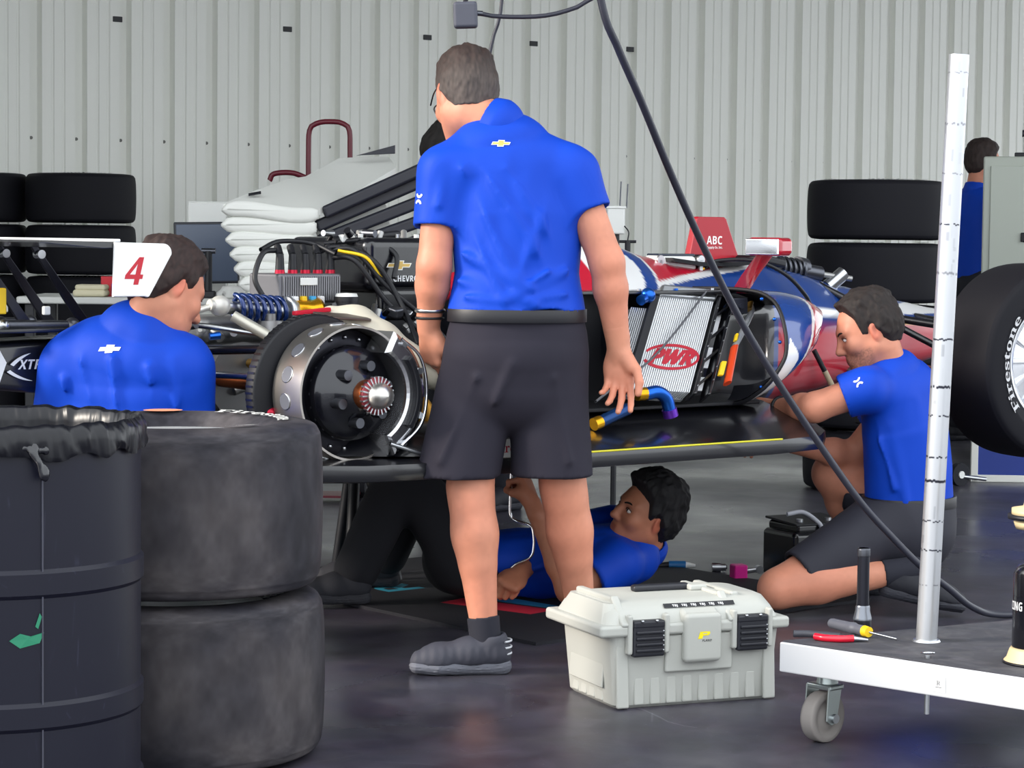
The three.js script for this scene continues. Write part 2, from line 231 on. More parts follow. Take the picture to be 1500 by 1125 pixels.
// short hair: the skull grown by t, kept above a hairline that runs lower towards the nape
function hairGeo(F, s, o = {}) {
  const t = o.t ?? 0.012, top = o.top ?? 0.02, line = o.line ?? [[-0.12, -0.07], [-0.05, -0.06], [-0.022, -0.025], [-0.012, 0.005], [0.008, 0.012], [0.018, -0.008], [0.03, -0.002], [0.04, 0.05], [0.075, 0.082], [0.12, 0.088]];
  const P = [ell(F, [0, 0.035 * s, -0.012 * s], [0.077 * s, 0.088 * s, 0.096 * s]), fcap(F, [0, 0, -0.035 * s], [0, -0.08 * s, -0.035 * s], 0.066 * s, 0.05 * s, 0.03)];
  const ctr = fp(F, [0, 0.03 * s, 0]);
  return net(P, o.cell ?? 0.003, [ctr.map((v) => v - 0.15 * s), ctr.map((v) => v + 0.15 * s)], (d, x, y, z) => {
    const p = loc(F, x, y, z).map((v) => v / s); let h = line[line.length - 1][1]; for (let i = 0; i + 1 < line.length; i++) if (p[2] < line[i + 1][0]) { h = lerp(line[i][1], line[i + 1][1], clamp((p[2] - line[i][0]) / (line[i + 1][0] - line[i][0]), 0, 1)); break; }
    const f = o.tuft ?? 0.004, n = noise3(p[0] * 150 + 9, p[1] * 60, p[2] * 90) * f * 0.5 + noise3(p[0] * 60, p[1] * 30 + 5, p[2] * 45) * f;
    const thick = (t + top * smooth(0.05, 0.12, p[1]) + n) * smooth(h - 0.004, h + 0.03, p[1]) + 0.0005;
    return Math.max(d - thick * s, (h - p[1] + n * 0.7) * s * 0.8);
  }, (x, y, z) => { const p = loc(F, x, y, z).map((v) => v / s), c = new THREE.Color(o.colour), g = clamp(0.5 + 0.5 * noise3(p[0] * 240, p[1] * 70, p[2] * 160), 0, 1), w = (o.grey ?? 0) * smooth(0.1, -0.02, p[1]); return [c.r, c.g, c.b].map((v, i) => lerp(v * (0.6 + 0.8 * g), [0.3, 0.27, 0.25][i], w * (0.35 + 0.4 * g))); }, 0.02 + (t + top) * s);
}
// ---- hand: wrist frame with z along the fingers, y out of the back of the hand, x towards the thumb side times side
function handPrims(F, side, pose, s = 1) {
  const P = [], c = (a, b, ra, rb, k = 0.008) => P.push(fcap(F, a.map((v) => v * s), b.map((v) => v * s), ra * s, (rb ?? ra) * s, k));
  P.push(ell(F, [0, 0, 0.05 * s], [0.042 * s, 0.0165 * s, 0.052 * s], 0.012)); c([0, 0, -0.03], [0, 0, 0.02], 0.026, 0.024, 0.015);
  for (const x of [-0.027, -0.009, 0.01, 0.028]) c([x * 0.6, 0, 0.02], [x, 0.002, 0.086], 0.014, 0.0115, 0.01);
  c([side * 0.02, -0.008, 0.02], [side * 0.036, -0.012, 0.05], 0.018, 0.016, 0.012);
  const len = [[0.04, 0.025, 0.02], [0.046, 0.029, 0.022], [0.043, 0.027, 0.021], [0.033, 0.02, 0.018]], rad = [0.0098, 0.0102, 0.0096, 0.0085], tips = [];
  for (let i = 0; i < 4; i++) {
    const x0 = side * [0.029, 0.01, -0.01, -0.028][i], cu = pose.curl[i], sp = side * (pose.spread ?? 0.06) * [1, 0.25, -0.45, -1.1][i]; let a = 0, p = [x0, 0.001, 0.088 - 0.004 * Math.abs(i - 1)], r = rad[i];
    for (let j = 0; j < 3; j++) { a += cu[j]; const q = [p[0] + Math.sin(sp) * len[i][j] * Math.cos(a), p[1] - Math.sin(a) * len[i][j], p[2] + Math.cos(a) * Math.cos(sp) * len[i][j]]; c(p, q, r, r * 0.9, j ? 0.003 : 0.007); p = q; r *= 0.9; }
    tips.push(p);
  }
  const th = pose.thumb ?? [[0.05, -0.02, 0.062], [0.058, -0.032, 0.092], [0.055, -0.042, 0.116]]; let p = [side * 0.03, -0.008, 0.035];
  th.forEach((q, j) => { const w = [side * q[0], q[1], q[2]]; c(p, w, [0.0145, 0.0118, 0.0108][j], [0.0122, 0.0112, 0.0092][j], j ? 0.004 : 0.012); p = w; });
  return P;
}
const skinCols = { fair: [0.57, 0.25, 0.16], tan: [0.43, 0.18, 0.105], brown: [0.34, 0.145, 0.085] };
function skinColour(base, F, s, o = {}) {
  return (x, y, z) => {
    const n = 1 + 0.1 * noise3(x * 22, y * 22, z * 22) + 0.05 * noise3(x * 90, y * 90, z * 90); let c = base.map((v) => v * n); const red = 0.06 * (0.5 + 0.5 * noise3(x * 9 + 3, y * 9, z * 9)); c = [c[0] * (1 + red), c[1] * (1 - red), c[2] * (1 - red)];
    if (F) { const p = loc(F, x, y, z).map((v) => v / s);
      const lip = smooth(0.02, 0.012, Math.abs(p[0])) * smooth(0.012, 0.006, Math.abs(p[1] + 0.062)) * smooth(0.083, 0.087, p[2]); c = [lerp(c[0], base[0] * 0.85, lip), lerp(c[1], base[1] * 0.55, lip), lerp(c[2], base[2] * 0.6, lip)];
      if (o.stubble) { const b = o.stubble * smooth(-0.035, -0.05, p[1]) * smooth(0.01, 0.03, p[2]) * smooth(-0.135, -0.11, p[1]) * (1 - lip) * (0.7 + 0.6 * noise3(p[0] * 400, p[1] * 400, p[2] * 400)); c = c.map((v, i) => lerp(v, [0.05, 0.04, 0.04][i], clamp(b, 0, 0.6))); }
      const ear = smooth(0.072, 0.08, Math.abs(p[0])) * smooth(0.05, 0.02, Math.abs(p[1])); c = [c[0] * (1 + 0.1 * ear), c[1] * (1 - 0.18 * ear), c[2] * (1 - 0.18 * ear)]; }
    return c;
  };
}
const skinMat = () => phys('#ffffff', 0.5, { vertexColors: true, sheen: 0.15, sheenRoughness: 0.5, specularIntensity: 0.6 });
// eyes and brows as children of the head's figure
function faceBits(F, s, parent, base, iris = '#2c1a10', brow = '#1c1412', open = 0.5) {
  const T = (g) => { g.applyMatrix4(new THREE.Matrix4().set(F.x[0], F.y[0], F.z[0], F.o[0] - base[0], F.x[1], F.y[1], F.z[1], F.o[1] - base[1], F.x[2], F.y[2], F.z[2], F.o[2] - base[2], 0, 0, 0, 1)); return g; };
  for (const q of [-1, 1]) {
    const eye = part('eye', T(sph(0.0118 * s, q * 0.031 * s, 0.005 * s, 0.0765 * s, 1.15, 0.72, 1)), phys('#e4ddd8', 0.2), parent); part('iris', T(sph(0.0056 * s, q * 0.0315 * s, 0.005 * s, 0.0845 * s, 1, 1, 0.75)), phys(iris, 0.1), eye);
    const pts = [[q * 0.014, 0.024, 0.094], [q * 0.026, 0.0285, 0.0905], [q * 0.038, 0.0285, 0.083], [q * 0.05, 0.022, 0.071]].map((p) => p.map((v) => v * s)); part('eyebrow', T(tube(pts, 0.0036 * s, 16, 8)), std(brow, 0.9), parent);
    part('eyelid', T(tube([[q * 0.019, 0.0065, 0.0845], [q * 0.026, 0.0125, 0.0875], [q * 0.036, 0.0125, 0.0855], [q * 0.044, 0.005, 0.0765]].map((p) => p.map((v) => v * s)), 0.0026 * s, 16, 8)), std('#5a3226', 0.7), parent);
  }
}
function off(g, b) { g.translate(-b[0], -b[1], -b[2]); return g; }
const mergeBody = (list, base) => { const g = mergeGeometries(list.map((q) => q.toNonIndexed())); return off(g, base); };
const shirtMat = phys(new THREE.Color(0.002, 0.05, 0.47), 0.62, { specularIntensity: 0.45 });
const shortsMat = phys('#2b2933', 0.8, { specularIntensity: 0.35 });
const mm = (a, b, t) => [0, 1, 2].map((i) => lerp(a[i], b[i], t));
const along = (a, b, t) => mm(a, b, t);
// a tube of cloth round a limb: cut square at its open end, hollow there
function cuffTube(a, b, ra, rb, tEnd, thick = 0.008, depth = 0.03, k = 0.02, flat) {
  const o = flat ? loft([[a, ra, ra * flat.f, flat.ax], [b, rb, rb * flat.f, flat.ax]], k) : cap(a, b, ra, rb), inn = flat ? loft([[a, ra - thick, ra * flat.f - thick, flat.ax], [b, rb - thick, rb * flat.f - thick, flat.ax]], k) : cap(a, b, ra - thick, rb - thick), e = mm(a, b, tEnd), n = (flat?.n ? V(...flat.n) : V(b[0] - a[0], b[1] - a[1], b[2] - a[2])).normalize().toArray();
  return { k, d(x, y, z) { const h = (x - e[0]) * n[0] + (y - e[1]) * n[1] + (z - e[2]) * n[2], q = Math.max(o.d(x, y, z), h); return h < -depth - 0.02 ? q : Math.max(q, -Math.max(inn.d(x, y, z), -depth - h)); } };
}
const shrink = (st, m) => st.map(([c, hw, hd, ax]) => [c, hw - m, hd - m, ax]);
function shoePrims(F, L = 0.285) {
  const q = L / 0.285, S = (p) => p.map((v) => v * q);
  return { upper: [fcap(F, S([0, 0.05, 0.035]), S([0, 0.055, 0.11]), 0.034 * q, 0.04 * q, 0.03), fcap(F, S([0, 0.055, 0.11]), S([0.004, 0.04, 0.2]), 0.041 * q, 0.038 * q, 0.03), fcap(F, S([0.004, 0.04, 0.2]), S([0.004, 0.034, 0.243]), 0.04 * q, 0.031 * q, 0.03), fcap(F, S([0, 0.06, 0.045]), S([0, 0.085, 0.05]), 0.04 * q, 0.042 * q, 0.02), sub(fcap(F, S([0, 0.1, 0.052]), S([0, 0.17, 0.06]), 0.029 * q, 0.034 * q, 0.004))],
    sole: [loft([[fp(F, S([0, 0.02, 0.028])), 0.036 * q, 0.03 * q, F.x], [fp(F, S([0, 0.02, 0.11])), 0.038 * q, 0.026 * q, F.x], [fp(F, S([0.005, 0.02, 0.2])), 0.047 * q, 0.024 * q, F.x], [fp(F, S([0.004, 0.022, 0.255])), 0.034 * q, 0.02 * q, F.x]], 0.01)] };
}
function shoe(parent, base, F, L, mats, name = 'shoe', bits = true) {
  const P = shoePrims(F, L), pts = [fp(F, [0, 0, 0]), fp(F, [0, 0.1, L]), fp(F, [0.05, 0.13, 0]), fp(F, [-0.05, 0, L])], up = net(P.upper, 0.004, around(pts, 0.04), (d, x, y, z) => { const p = loc(F, x, y, z); return Math.max(d + (bits === false ? 0 : 0.001 * Math.sin(p[2] * 260) * smooth(0.03, 0.05, p[1]) * smooth(0.085, 0.07, p[1])), 0.028 - p[1], p[1] - 0.104 - 0.012 * smooth(0.05, 0.0, p[2])); });
  const s = part(name, off(up, base), mats[0], parent), so = part('sole', off(net(P.sole, 0.004, around(pts, 0.04), (d, x, y, z) => { const p = loc(F, x, y, z); return Math.max(d + 0.0015 * Math.sin(p[1] * 700 + 6 * Math.sin(p[2] * 18)), -p[1], p[1] - 0.036 - 0.012 * smooth(0.1, 0.0, p[2])); }), base), mats[1], s);
  if (bits) { for (let k = 0; k < 5; k++) { const z = 0.115 + k * 0.019, y = 0.098 - k * 0.0085; part('lace', off(tube([[-0.022, y - 0.008, z], [0, y + 0.001, z + 0.004], [0.022, y - 0.008, z]].map((p) => fp(F, p)), 0.0025, 10, 6), base), std('#25252d', 0.8), s); }
    for (let k = 0; k < 3; k++) part('reflective_stripe', off(tube([[-0.034, 0.055 + k * 0.017, 0.02], [-0.02, 0.056 + k * 0.017, 0.004], [0, 0.057 + k * 0.017, -0.0005], [0.02, 0.056 + k * 0.017, 0.004], [0.034, 0.055 + k * 0.017, 0.02]].map((p) => fp(F, p)), 0.003, 14, 6), base), std('#c9ccd2', 0.4), s); }
  return s;
}
function figure(q) {
  const t = thing('person', q.label, 'person', q.base, 0, q.group), b = q.base, tone = q.skin, hs = q.head.s ?? 1, HF = frame(q.head.o, q.head.f, q.head.up), geos = [];
  const col = skinColour(tone, HF, hs, q), plain = skinColour(tone, null, 1);
  const neckTop = fp(HF, [0, -0.06 * hs, -0.025 * hs]);
  // body: neck, arms, legs and the trunk under the clothes
  const B = [cap(neckTop, q.neck, 0.057, 0.062, 0.03), loft(shrink(q.torso, 0.03), 0.03)];
  const pts = [neckTop, q.neck, ...q.torso.map((s) => s[0])];
  for (const a of q.arms) { const [r0, r1, r2, r3] = a.r ?? [0.05, 0.043, 0.044, 0.027]; B.push(cap(a.sh, a.el, r0, r1, 0.03), cap(a.el, along(a.el, a.wr, 0.3), r1 * 0.98, r2, 0.02), cap(along(a.el, a.wr, 0.3), a.wr, r2, r3, 0.02)); pts.push(a.sh, a.el, a.wr); }
  for (const l of q.legs) { const [r0, r1, r2, r3] = l.r ?? [0.085, 0.058, 0.06, 0.036]; B.push(cap(l.hip, l.kn, r0, r1, 0.03), cap(l.kn, along(l.kn, l.an, 0.32), r1 * 0.95, r2, 0.03), cap(along(l.kn, l.an, 0.32), l.an, r2, r3, 0.03)); if (l.calf) B.push(cap(along(l.kn, l.an, 0.14).map((v, i) => v + l.calf[i]), along(l.kn, l.an, 0.5).map((v, i) => v + l.calf[i] * 0.6), 0.046, 0.034, 0.04)); pts.push(l.hip, l.kn, l.an); }
  geos.push(net(B, q.bodyCell ?? 0.008, around(pts, 0.12), null, plain));
  const hp = headPrims(HF, hs, q); hp.push(cap(neckTop, mm(neckTop, q.neck, 0.6), 0.057, 0.06, 0.03)); if (q.jowl) hp.push(...q.jowl(HF));
  geos.push(net(hp, q.headCell ?? 0.0036, around([q.head.o], 0.155 * hs), null, col));
  for (const a of q.arms) if (a.hand) { const H = frame(a.wr, a.hand.f, a.hand.back); geos.push(net([...handPrims(H, a.hand.side, a.hand.pose, a.hand.s ?? 1), cap(along(a.el, a.wr, 0.75), a.wr, lerp((a.r ?? [0, 0, 0.044])[2], (a.r ?? [0, 0, 0, 0.027])[3], 0.64), (a.r ?? [0, 0, 0, 0.027])[3], 0.012)], q.handCell ?? 0.003, around([a.wr, fp(H, [0, 0, 0.17]), fp(H, [0.06, -0.08, 0.08]), fp(H, [-0.06, 0.03, 0.08]), fp(H, [0.0, -0.1, 0.02])], 0.05), null, plain)); }
  part('body', mergeBody(geos, b), skinMat(), t, 'bare skin of head, arms and legs');
  // shirt
  const s = q.shirt, SP = [loft(q.torso, 0.05)], fold = folds(s.folds ?? []);
  for (const a of q.arms) SP.push(cap(mm(q.neck, a.sh, 0.3).map((v, i) => v - (i === 1 ? 0.035 : 0)), a.sh, 0.058, s.shr ?? 0.056, 0.07), cuffTube(a.sh, a.el, s.sr?.[0] ?? 0.066, s.sr?.[1] ?? 0.066, a.cuff ?? 0.5, 0.013, 0.05, 0.045));
  const cAx = V(...q.neck).sub(V(...neckTop)).normalize().toArray(), c0 = mm(q.neck, neckTop, s.collar?.[0] ?? -0.1), c1 = mm(q.neck, neckTop, s.collar?.[1] ?? 0.32);
  const tp = [...q.torso.map((x) => x[0]), ...q.arms.map((a) => a.sh), ...q.arms.map((a) => along(a.sh, a.el, 0.7)), c1];
  const hem = q.torso[0], hn = V(...q.torso[1][0]).sub(V(...hem[0])).normalize(), amp = s.amp ?? 0.0055;
  const shirt = part('shirt', off(net(SP, s.cell ?? 0.006, around(tp, Math.max(0.1, q.torso[0][1] + 0.02)), (d, x, y, z) => { const h = -((x - hem[0][0]) * hn.x + (y - hem[0][1]) * hn.y + (z - hem[0][2]) * hn.z); if (d > 0.035 || d < -0.03) return Math.max(d, h); const n = (noise3(x * 9 + y * 3, y * 5, z * 9) + 0.5 * noise3(x * 22 - y * 6, y * 9, z * 22)) * amp; return Math.max(d - fold(x, y, z) - n, h + n * 2); }), b), shirtMat, t, s.label);
  part('collar', off(net([cap(c0, c1, 0.078, 0.069, 0.01), sub(cap(mm(c0, c1, 0.2), mm(c0, c1, 1.9), 0.064, 0.062, 0.004))], 0.004, around([c0, c1], 0.1), (d, x, y, z) => Math.max(d, -((x - c1[0]) * cAx[0] + (y - c1[1]) * cAx[1] + (z - c1[2]) * cAx[2]))), b), shirtMat, shirt);
  // trousers or shorts
  const p = q.pants; if (p) {
    const PP = [loft(p.hips, 0.05)]; q.legs.forEach((l, i) => PP.push(p.bare ? cuffTube(l.hip, p.to?.[i] ?? l.kn, p.r[0], p.r[1], p.end?.[i] ?? 0.9, 0.017, 0.05, p.k ?? 0.018, p.flat) : cap(l.hip, l.kn, p.r[0], p.r[1], 0.05)));
    if (!p.bare) q.legs.forEach((l) => PP.push(cap(l.kn, mm(l.kn, l.an, 0.94), p.r[1], p.r[2], 0.03)));
    const pp = [...p.hips.map((x) => x[0]), ...q.legs.flatMap((l, i) => [l.hip, p.bare ? p.to?.[i] ?? l.kn : l.kn, ...(p.bare ? [] : [l.an])])], pf = folds(p.folds ?? []), bp = p.belt?.[0], bu = V(...(p.beltUp ?? [0, 1, 0])).normalize().toArray();
    const pm = part(p.name ?? 'shorts', off(net(PP, p.cell ?? 0.0065, around(pp, 0.16), (d, x, y, z) => { if (bp) { d = Math.max(d, (x - bp[0]) * bu[0] + (y - bp[1]) * bu[1] + (z - bp[2]) * bu[2] - 0.014); } return d > 0.03 || d < -0.03 ? d : d - pf(x, y, z) - (noise3(x * 8, y * 6, z * 8) + 0.5 * noise3(x * 19, y * 13, z * 19)) * (p.amp ?? 0.003); }), b), p.mat ?? shortsMat, t, p.label);
    if (p.belt) { const [c, hw, hd, ax] = p.belt, w = V(...ax).normalize(), up = V(...(p.beltUp ?? [0, 1, 0])).normalize(), dd = w.clone().cross(up).normalize(); const ring = (m, h) => Array.from({ length: 48 }, (_, i) => { const a = i / 48 * 2 * Math.PI; return [0, 1, 2].map((k) => c[k] - b[k] + w.getComponent(k) * (hw + m) * Math.cos(a) + dd.getComponent(k) * (hd + m) * Math.sin(a) + up.getComponent(k) * h); });
      part('belt', skin([ring(0, -0.017), ring(0.009, -0.017), ring(0.009, 0.017), ring(0, 0.017)], false), std('#15151c', 0.5), pm); }
  }
  // hair, eyes
  const hair = part('hair', off(hairGeo(HF, hs, q.hair), b), std('#ffffff', 0.75, 0, { vertexColors: true }), t, q.hair.label); if (q.face !== false) faceBits(HF, hs, t, b, q.iris, q.hair.brow ?? q.hair.colour);
  q.legs.forEach((l) => { if (l.shoe) shoe(t, b, frame(l.shoe.heel, l.shoe.f, l.shoe.up ?? [0, 1, 0]), l.shoe.L ?? 0.285, q.shoeMats, l.shoe.name ?? 'shoe', l.shoe.bits); if (l.sock) part('sock', off(net([cuffTube(mm(l.kn, l.an, 1.12), mm(l.kn, l.an, l.sock), 0.042, 0.044, 1, 0.006, 0.02)], 0.004, around([l.an, mm(l.kn, l.an, l.sock)], 0.08)), b), std('#1d1e2a', 0.85), t); });
  return { t, HF, b, shirt };
}
// a flat mark lying just proud of a cloth surface: rays from a point along a direction find the surface of the meshed cloth
function decal(mesh, parent, base, centre, dir, up, w, h, tex, name, label, res = [10, 10]) {
  const z = V(...dir).normalize(), x = V(...up).cross(z).normalize(), y = z.clone().cross(x), pos = mesh.geometry.attributes.position, tri = [], c = V(...centre).sub(V(...base));
  const idx = mesh.geometry.index, n = idx ? idx.count : pos.count, A = V(0, 0, 0), B = V(0, 0, 0), C = V(0, 0, 0), rad = Math.hypot(w, h) * 0.75;
  for (let i = 0; i < n; i += 3) { A.fromBufferAttribute(pos, idx ? idx.getX(i) : i); if (A.distanceTo(c) > rad + 0.25) continue; B.fromBufferAttribute(pos, idx ? idx.getX(i + 1) : i + 1); C.fromBufferAttribute(pos, idx ? idx.getX(i + 2) : i + 2); tri.push([A.clone(), B.clone(), C.clone()]); }
  const ray = new THREE.Ray(), hit = V(0, 0, 0), P = [], U = [], I = [];
  for (let j = 0; j <= res[1]; j++) for (let i = 0; i <= res[0]; i++) {
    const u = i / res[0], v = j / res[1], o = c.clone().addScaledVector(x, (u - 0.5) * w).addScaledVector(y, (v - 0.5) * h).addScaledVector(z, 0.2); ray.set(o, z.clone().negate()); let best = 9;
    for (const [a, b2, c2] of tri) { const r = ray.intersectTriangle(a, b2, c2, false, hit); if (r) { const d = hit.distanceTo(o); if (d < best) best = d; } }
    const p = best < 9 ? o.addScaledVector(z, -best + 0.0015) : o.addScaledVector(z, -0.2); P.push(p.x, p.y, p.z); U.push(u, v);
  }
  for (let j = 0; j < res[1]; j++) for (let i = 0; i < res[0]; i++) { const a = j * (res[0] + 1) + i, d = a + res[0] + 1; I.push(a, a + 1, d, a + 1, d + 1, d); }
  const g = new THREE.BufferGeometry(); g.setAttribute('position', new THREE.Float32BufferAttribute(P, 3)); g.setAttribute('uv', new THREE.Float32BufferAttribute(U, 2)); g.setIndex(I); g.computeVertexNormals();
  const m = part(name, g, new THREE.MeshStandardMaterial({ map: tex, alphaTest: 0.5, transparent: false, roughness: 0.6, side: THREE.DoubleSide }), parent, label); return m;
}
// ---------------------------------------------------------------- the mechanics
const bowtie = canvasTex(256, 96, (x) => { x.clearRect(0, 0, 256, 96); const s = (p, f) => { x.fillStyle = f; x.beginPath(); p.forEach((q, i) => i ? x.lineTo(...q) : x.moveTo(...q)); x.closePath(); x.fill(); }; s([[98, 8], [178, 8], [172, 30], [250, 30], [230, 68], [166, 68], [160, 90], [80, 90], [86, 68], [6, 68], [26, 30], [92, 30]], '#f3f1ea'); s([[104, 16], [168, 16], [162, 37], [238, 37], [224, 61], [160, 61], [154, 82], [90, 82], [96, 61], [20, 61], [32, 37], [98, 37]], '#d8b45c'); });
const maker = canvasTex(128, 128, (x) => { x.clearRect(0, 0, 128, 128); x.strokeStyle = '#f2f3f5'; x.lineWidth = 22; x.lineCap = 'butt'; x.beginPath(); x.arc(64, 6, 40, 0.35, Math.PI - 0.35); x.stroke(); x.beginPath(); x.arc(64, 122, 40, Math.PI + 0.35, -0.35); x.stroke(); });
const darkShoe = [std('#3a3b46', 0.7), std('#62646e', 0.75)], blackShoe = [std('#1d1e27', 0.7), std('#2c2d36', 0.75)];
const relaxed = { curl: [[0.35, 0.35, 0.2], [0.45, 0.45, 0.25], [0.55, 0.5, 0.3], [0.6, 0.55, 0.3]], spread: 0.08 }, fist = { curl: [[1.25, 1.45, 0.8], [1.3, 1.5, 0.8], [1.35, 1.5, 0.8], [1.4, 1.5, 0.8]], spread: 0.0, thumb: [[0.042, -0.034, 0.055], [0.03, -0.052, 0.075], [0.008, -0.058, 0.085]] };
{  // standing mechanic, seen from behind
  const ax = [0.97, 0, -0.22], z0 = -6.43;
  const q = figure({ label: 'standing man in blue polo and charcoal shorts, back turned, leaning over the car', base: [0.03, 0, -6.45], skin: skinCols.fair, face: false,
    head: { o: [-0.134, 1.553, -6.545], f: [-0.33, -0.44, -0.83], up: [-0.08, 0.88, -0.46], s: 1.0 }, neck: [-0.055, 1.478, -6.48],
    torso: [[[0.013, 0.97, -6.44], 0.19, 0.136, ax], [[0.012, 1.08, -6.45], 0.172, 0.122, ax], [[0.008, 1.22, -6.465], 0.178, 0.124, ax], [[-0.012, 1.34, -6.475], 0.178, 0.115, ax], [[-0.035, 1.425, -6.475], 0.12, 0.085, ax]],
    arms: [
      { sh: [-0.19, 1.352, -6.44], el: [-0.212, 1.095, -6.405], wr: [-0.228, 0.925, -6.475], cuff: 0.6, r: [0.05, 0.045, 0.044, 0.029], hand: { side: 1, f: [0.1, -0.95, -0.3], back: [-0.75, 0.05, 0.65], pose: { curl: [[0.5, 0.5, 0.3], [0.5, 0.6, 0.3], [0.55, 0.6, 0.3], [0.6, 0.6, 0.3]], spread: 0.03 }, s: 1.05 } },
      { sh: [0.158, 1.342, -6.47], el: [0.252, 1.11, -6.44], wr: [0.288, 0.878, -6.47], cuff: 0.42, r: [0.052, 0.046, 0.045, 0.03], hand: { side: -1, f: [0.02, -0.97, 0.05], back: [0.3, 0.1, -0.95], pose: { curl: [[0.2, 0.3, 0.2], [0.4, 0.4, 0.2], [0.55, 0.45, 0.3], [0.7, 0.5, 0.3]], spread: 0.12, thumb: [[0.052, -0.018, 0.055], [0.062, -0.028, 0.088], [0.06, -0.034, 0.116]] }, s: 1.05 } }],
    legs: [
      { hip: [-0.075, 0.9, -6.45], kn: [-0.11, 0.5, -6.43], an: [-0.066, 0.105, -6.4], r: [0.085, 0.06, 0.058, 0.035], calf: [0, 0, 0.012], shoe: { heel: [0.005, 0, -6.4], f: [-1, 0, 0.12] }, sock: 0.88 },
      { hip: [0.1, 0.9, -6.46], kn: [0.142, 0.5, -6.5], an: [0.205, 0.105, -6.585], r: [0.085, 0.06, 0.058, 0.035], calf: [0.004, 0, 0.012], shoe: { heel: [0.2, 0, -6.54], f: [0.3, 0, -0.95] }, sock: 0.88 }],
    shirt: { label: 'royal blue short-sleeved polo shirt', sr: [0.068, 0.066], folds: [[[-0.14, 1.36, -6.34], [0.02, 1.03, -6.31], 0.018, 0.008], [[0.06, 1.36, -6.35], [0.15, 1.2, -6.35], 0.013, 0.006], [[-0.12, 1.2, -6.34], [-0.03, 1.02, -6.31], 0.013, 0.007], [[-0.16, 1.02, -6.34], [-0.02, 1.005, -6.31], 0.009, 0.006], [[0.04, 1.01, -6.31], [0.17, 1.03, -6.37], 0.009, 0.006], [[0.05, 1.06, -6.31], [0.18, 1.13, -6.37], 0.012, 0.007], [[-0.21, 1.3, -6.39], [-0.19, 1.22, -6.38], 0.01, 0.006], [[-0.1, 1.38, -6.34], [0.09, 1.1, -6.32], 0.016, 0.007], [[-0.02, 1.36, -6.34], [0.14, 1.12, -6.34], 0.016, 0.006], [[0.12, 1.33, -6.36], [0.02, 1.08, -6.31], 0.02, 0.006], [[-0.16, 1.14, -6.36], [0.05, 1.04, -6.31], 0.013, 0.009], [[-0.15, 1.06, -6.36], [0.06, 1.0, -6.31], 0.012, 0.009], [[0.17, 1.1, -6.38], [-0.02, 1.01, -6.31], 0.013, 0.008], [[-0.19, 1.33, -6.38], [-0.2, 1.26, -6.36], 0.012, 0.007]] },
    pants: { bare: true, label: 'charcoal knee-length work shorts', hips: [[[0.012, 0.955, -6.445], 0.18, 0.128, ax], [[0.012, 0.86, -6.45], 0.195, 0.145, ax], [[0.01, 0.78, -6.455], 0.19, 0.135, ax]], r: [0.1, 0.114], to: [[-0.152, 0.48, -6.43], [0.112, 0.48, -6.47]], end: [0.88, 0.88], belt: [[0.012, 0.966, -6.445], 0.182, 0.13, ax], flat: { f: 0.95, ax: [1, 0, 0], n: [0, -1, 0] },
      folds: [[[-0.1, 0.8, -6.31], [-0.19, 0.58, -6.33], 0.016, 0.007], [[0.12, 0.8, -6.33], [0.16, 0.58, -6.36], 0.016, 0.006], [[0.0, 0.84, -6.31], [-0.07, 0.68, -6.31], 0.014, 0.007]] },
    hair: { t: 0.006, top: 0.014, tuft: 0.004, grey: 0.28, colour: '#2b1c18', label: 'short dark brown cropped hair' }, shoeMats: darkShoe });
  const T = (n, g, m, p = q.t) => part(n, off(g, q.b), m, p);
  decal(q.shirt, q.t, q.b, [-0.035, 1.435, -6.35], [0.05, 0.35, 1], [0, 1, 0], 0.055, 0.021, bowtie, 'shirt_emblem', 'small gold and white emblem below the collar');
  decal(q.shirt, q.t, q.b, [-0.245, 1.275, -6.4], [-0.75, 0, 0.66], [0.1, 1, 0], 0.04, 0.038, maker, 'sleeve_mark', 'white maker mark on the sleeve');
  // spectacles: temple arm by the ear and the rim ahead of it
  const F = q.HF, gl = T('glasses', tube([[0.081, 0.018, -0.02], [0.081, 0.02, 0.03], [0.072, 0.016, 0.088]].map((p) => fp(F, p)), 0.0022, 16, 6), M.blackGloss); for (const s of [-1, 1]) part('rim', off(tube(Array.from({ length: 13 }, (_, i) => fp(F, [s * 0.034 + 0.029 * Math.cos(i * Math.PI / 6), 0.004 + 0.02 * Math.sin(i * Math.PI / 6), 0.1 - Math.abs(s * 0.034 + 0.029 * Math.cos(i * Math.PI / 6)) * 0.2])), 0.0022, 40, 6), q.b), M.blackGloss, gl);
  T('bracelet', new THREE.TorusGeometry(0.036, 0.004, 8, 32).rotateX(Math.PI / 2).translate(-0.225, 0.955, -6.463), std('#17171d', 0.5));
  T('wristwatch', new THREE.TorusGeometry(0.036, 0.0065, 8, 32).rotateX(Math.PI / 2).translate(-0.223, 0.975, -6.455), M.steel);
}

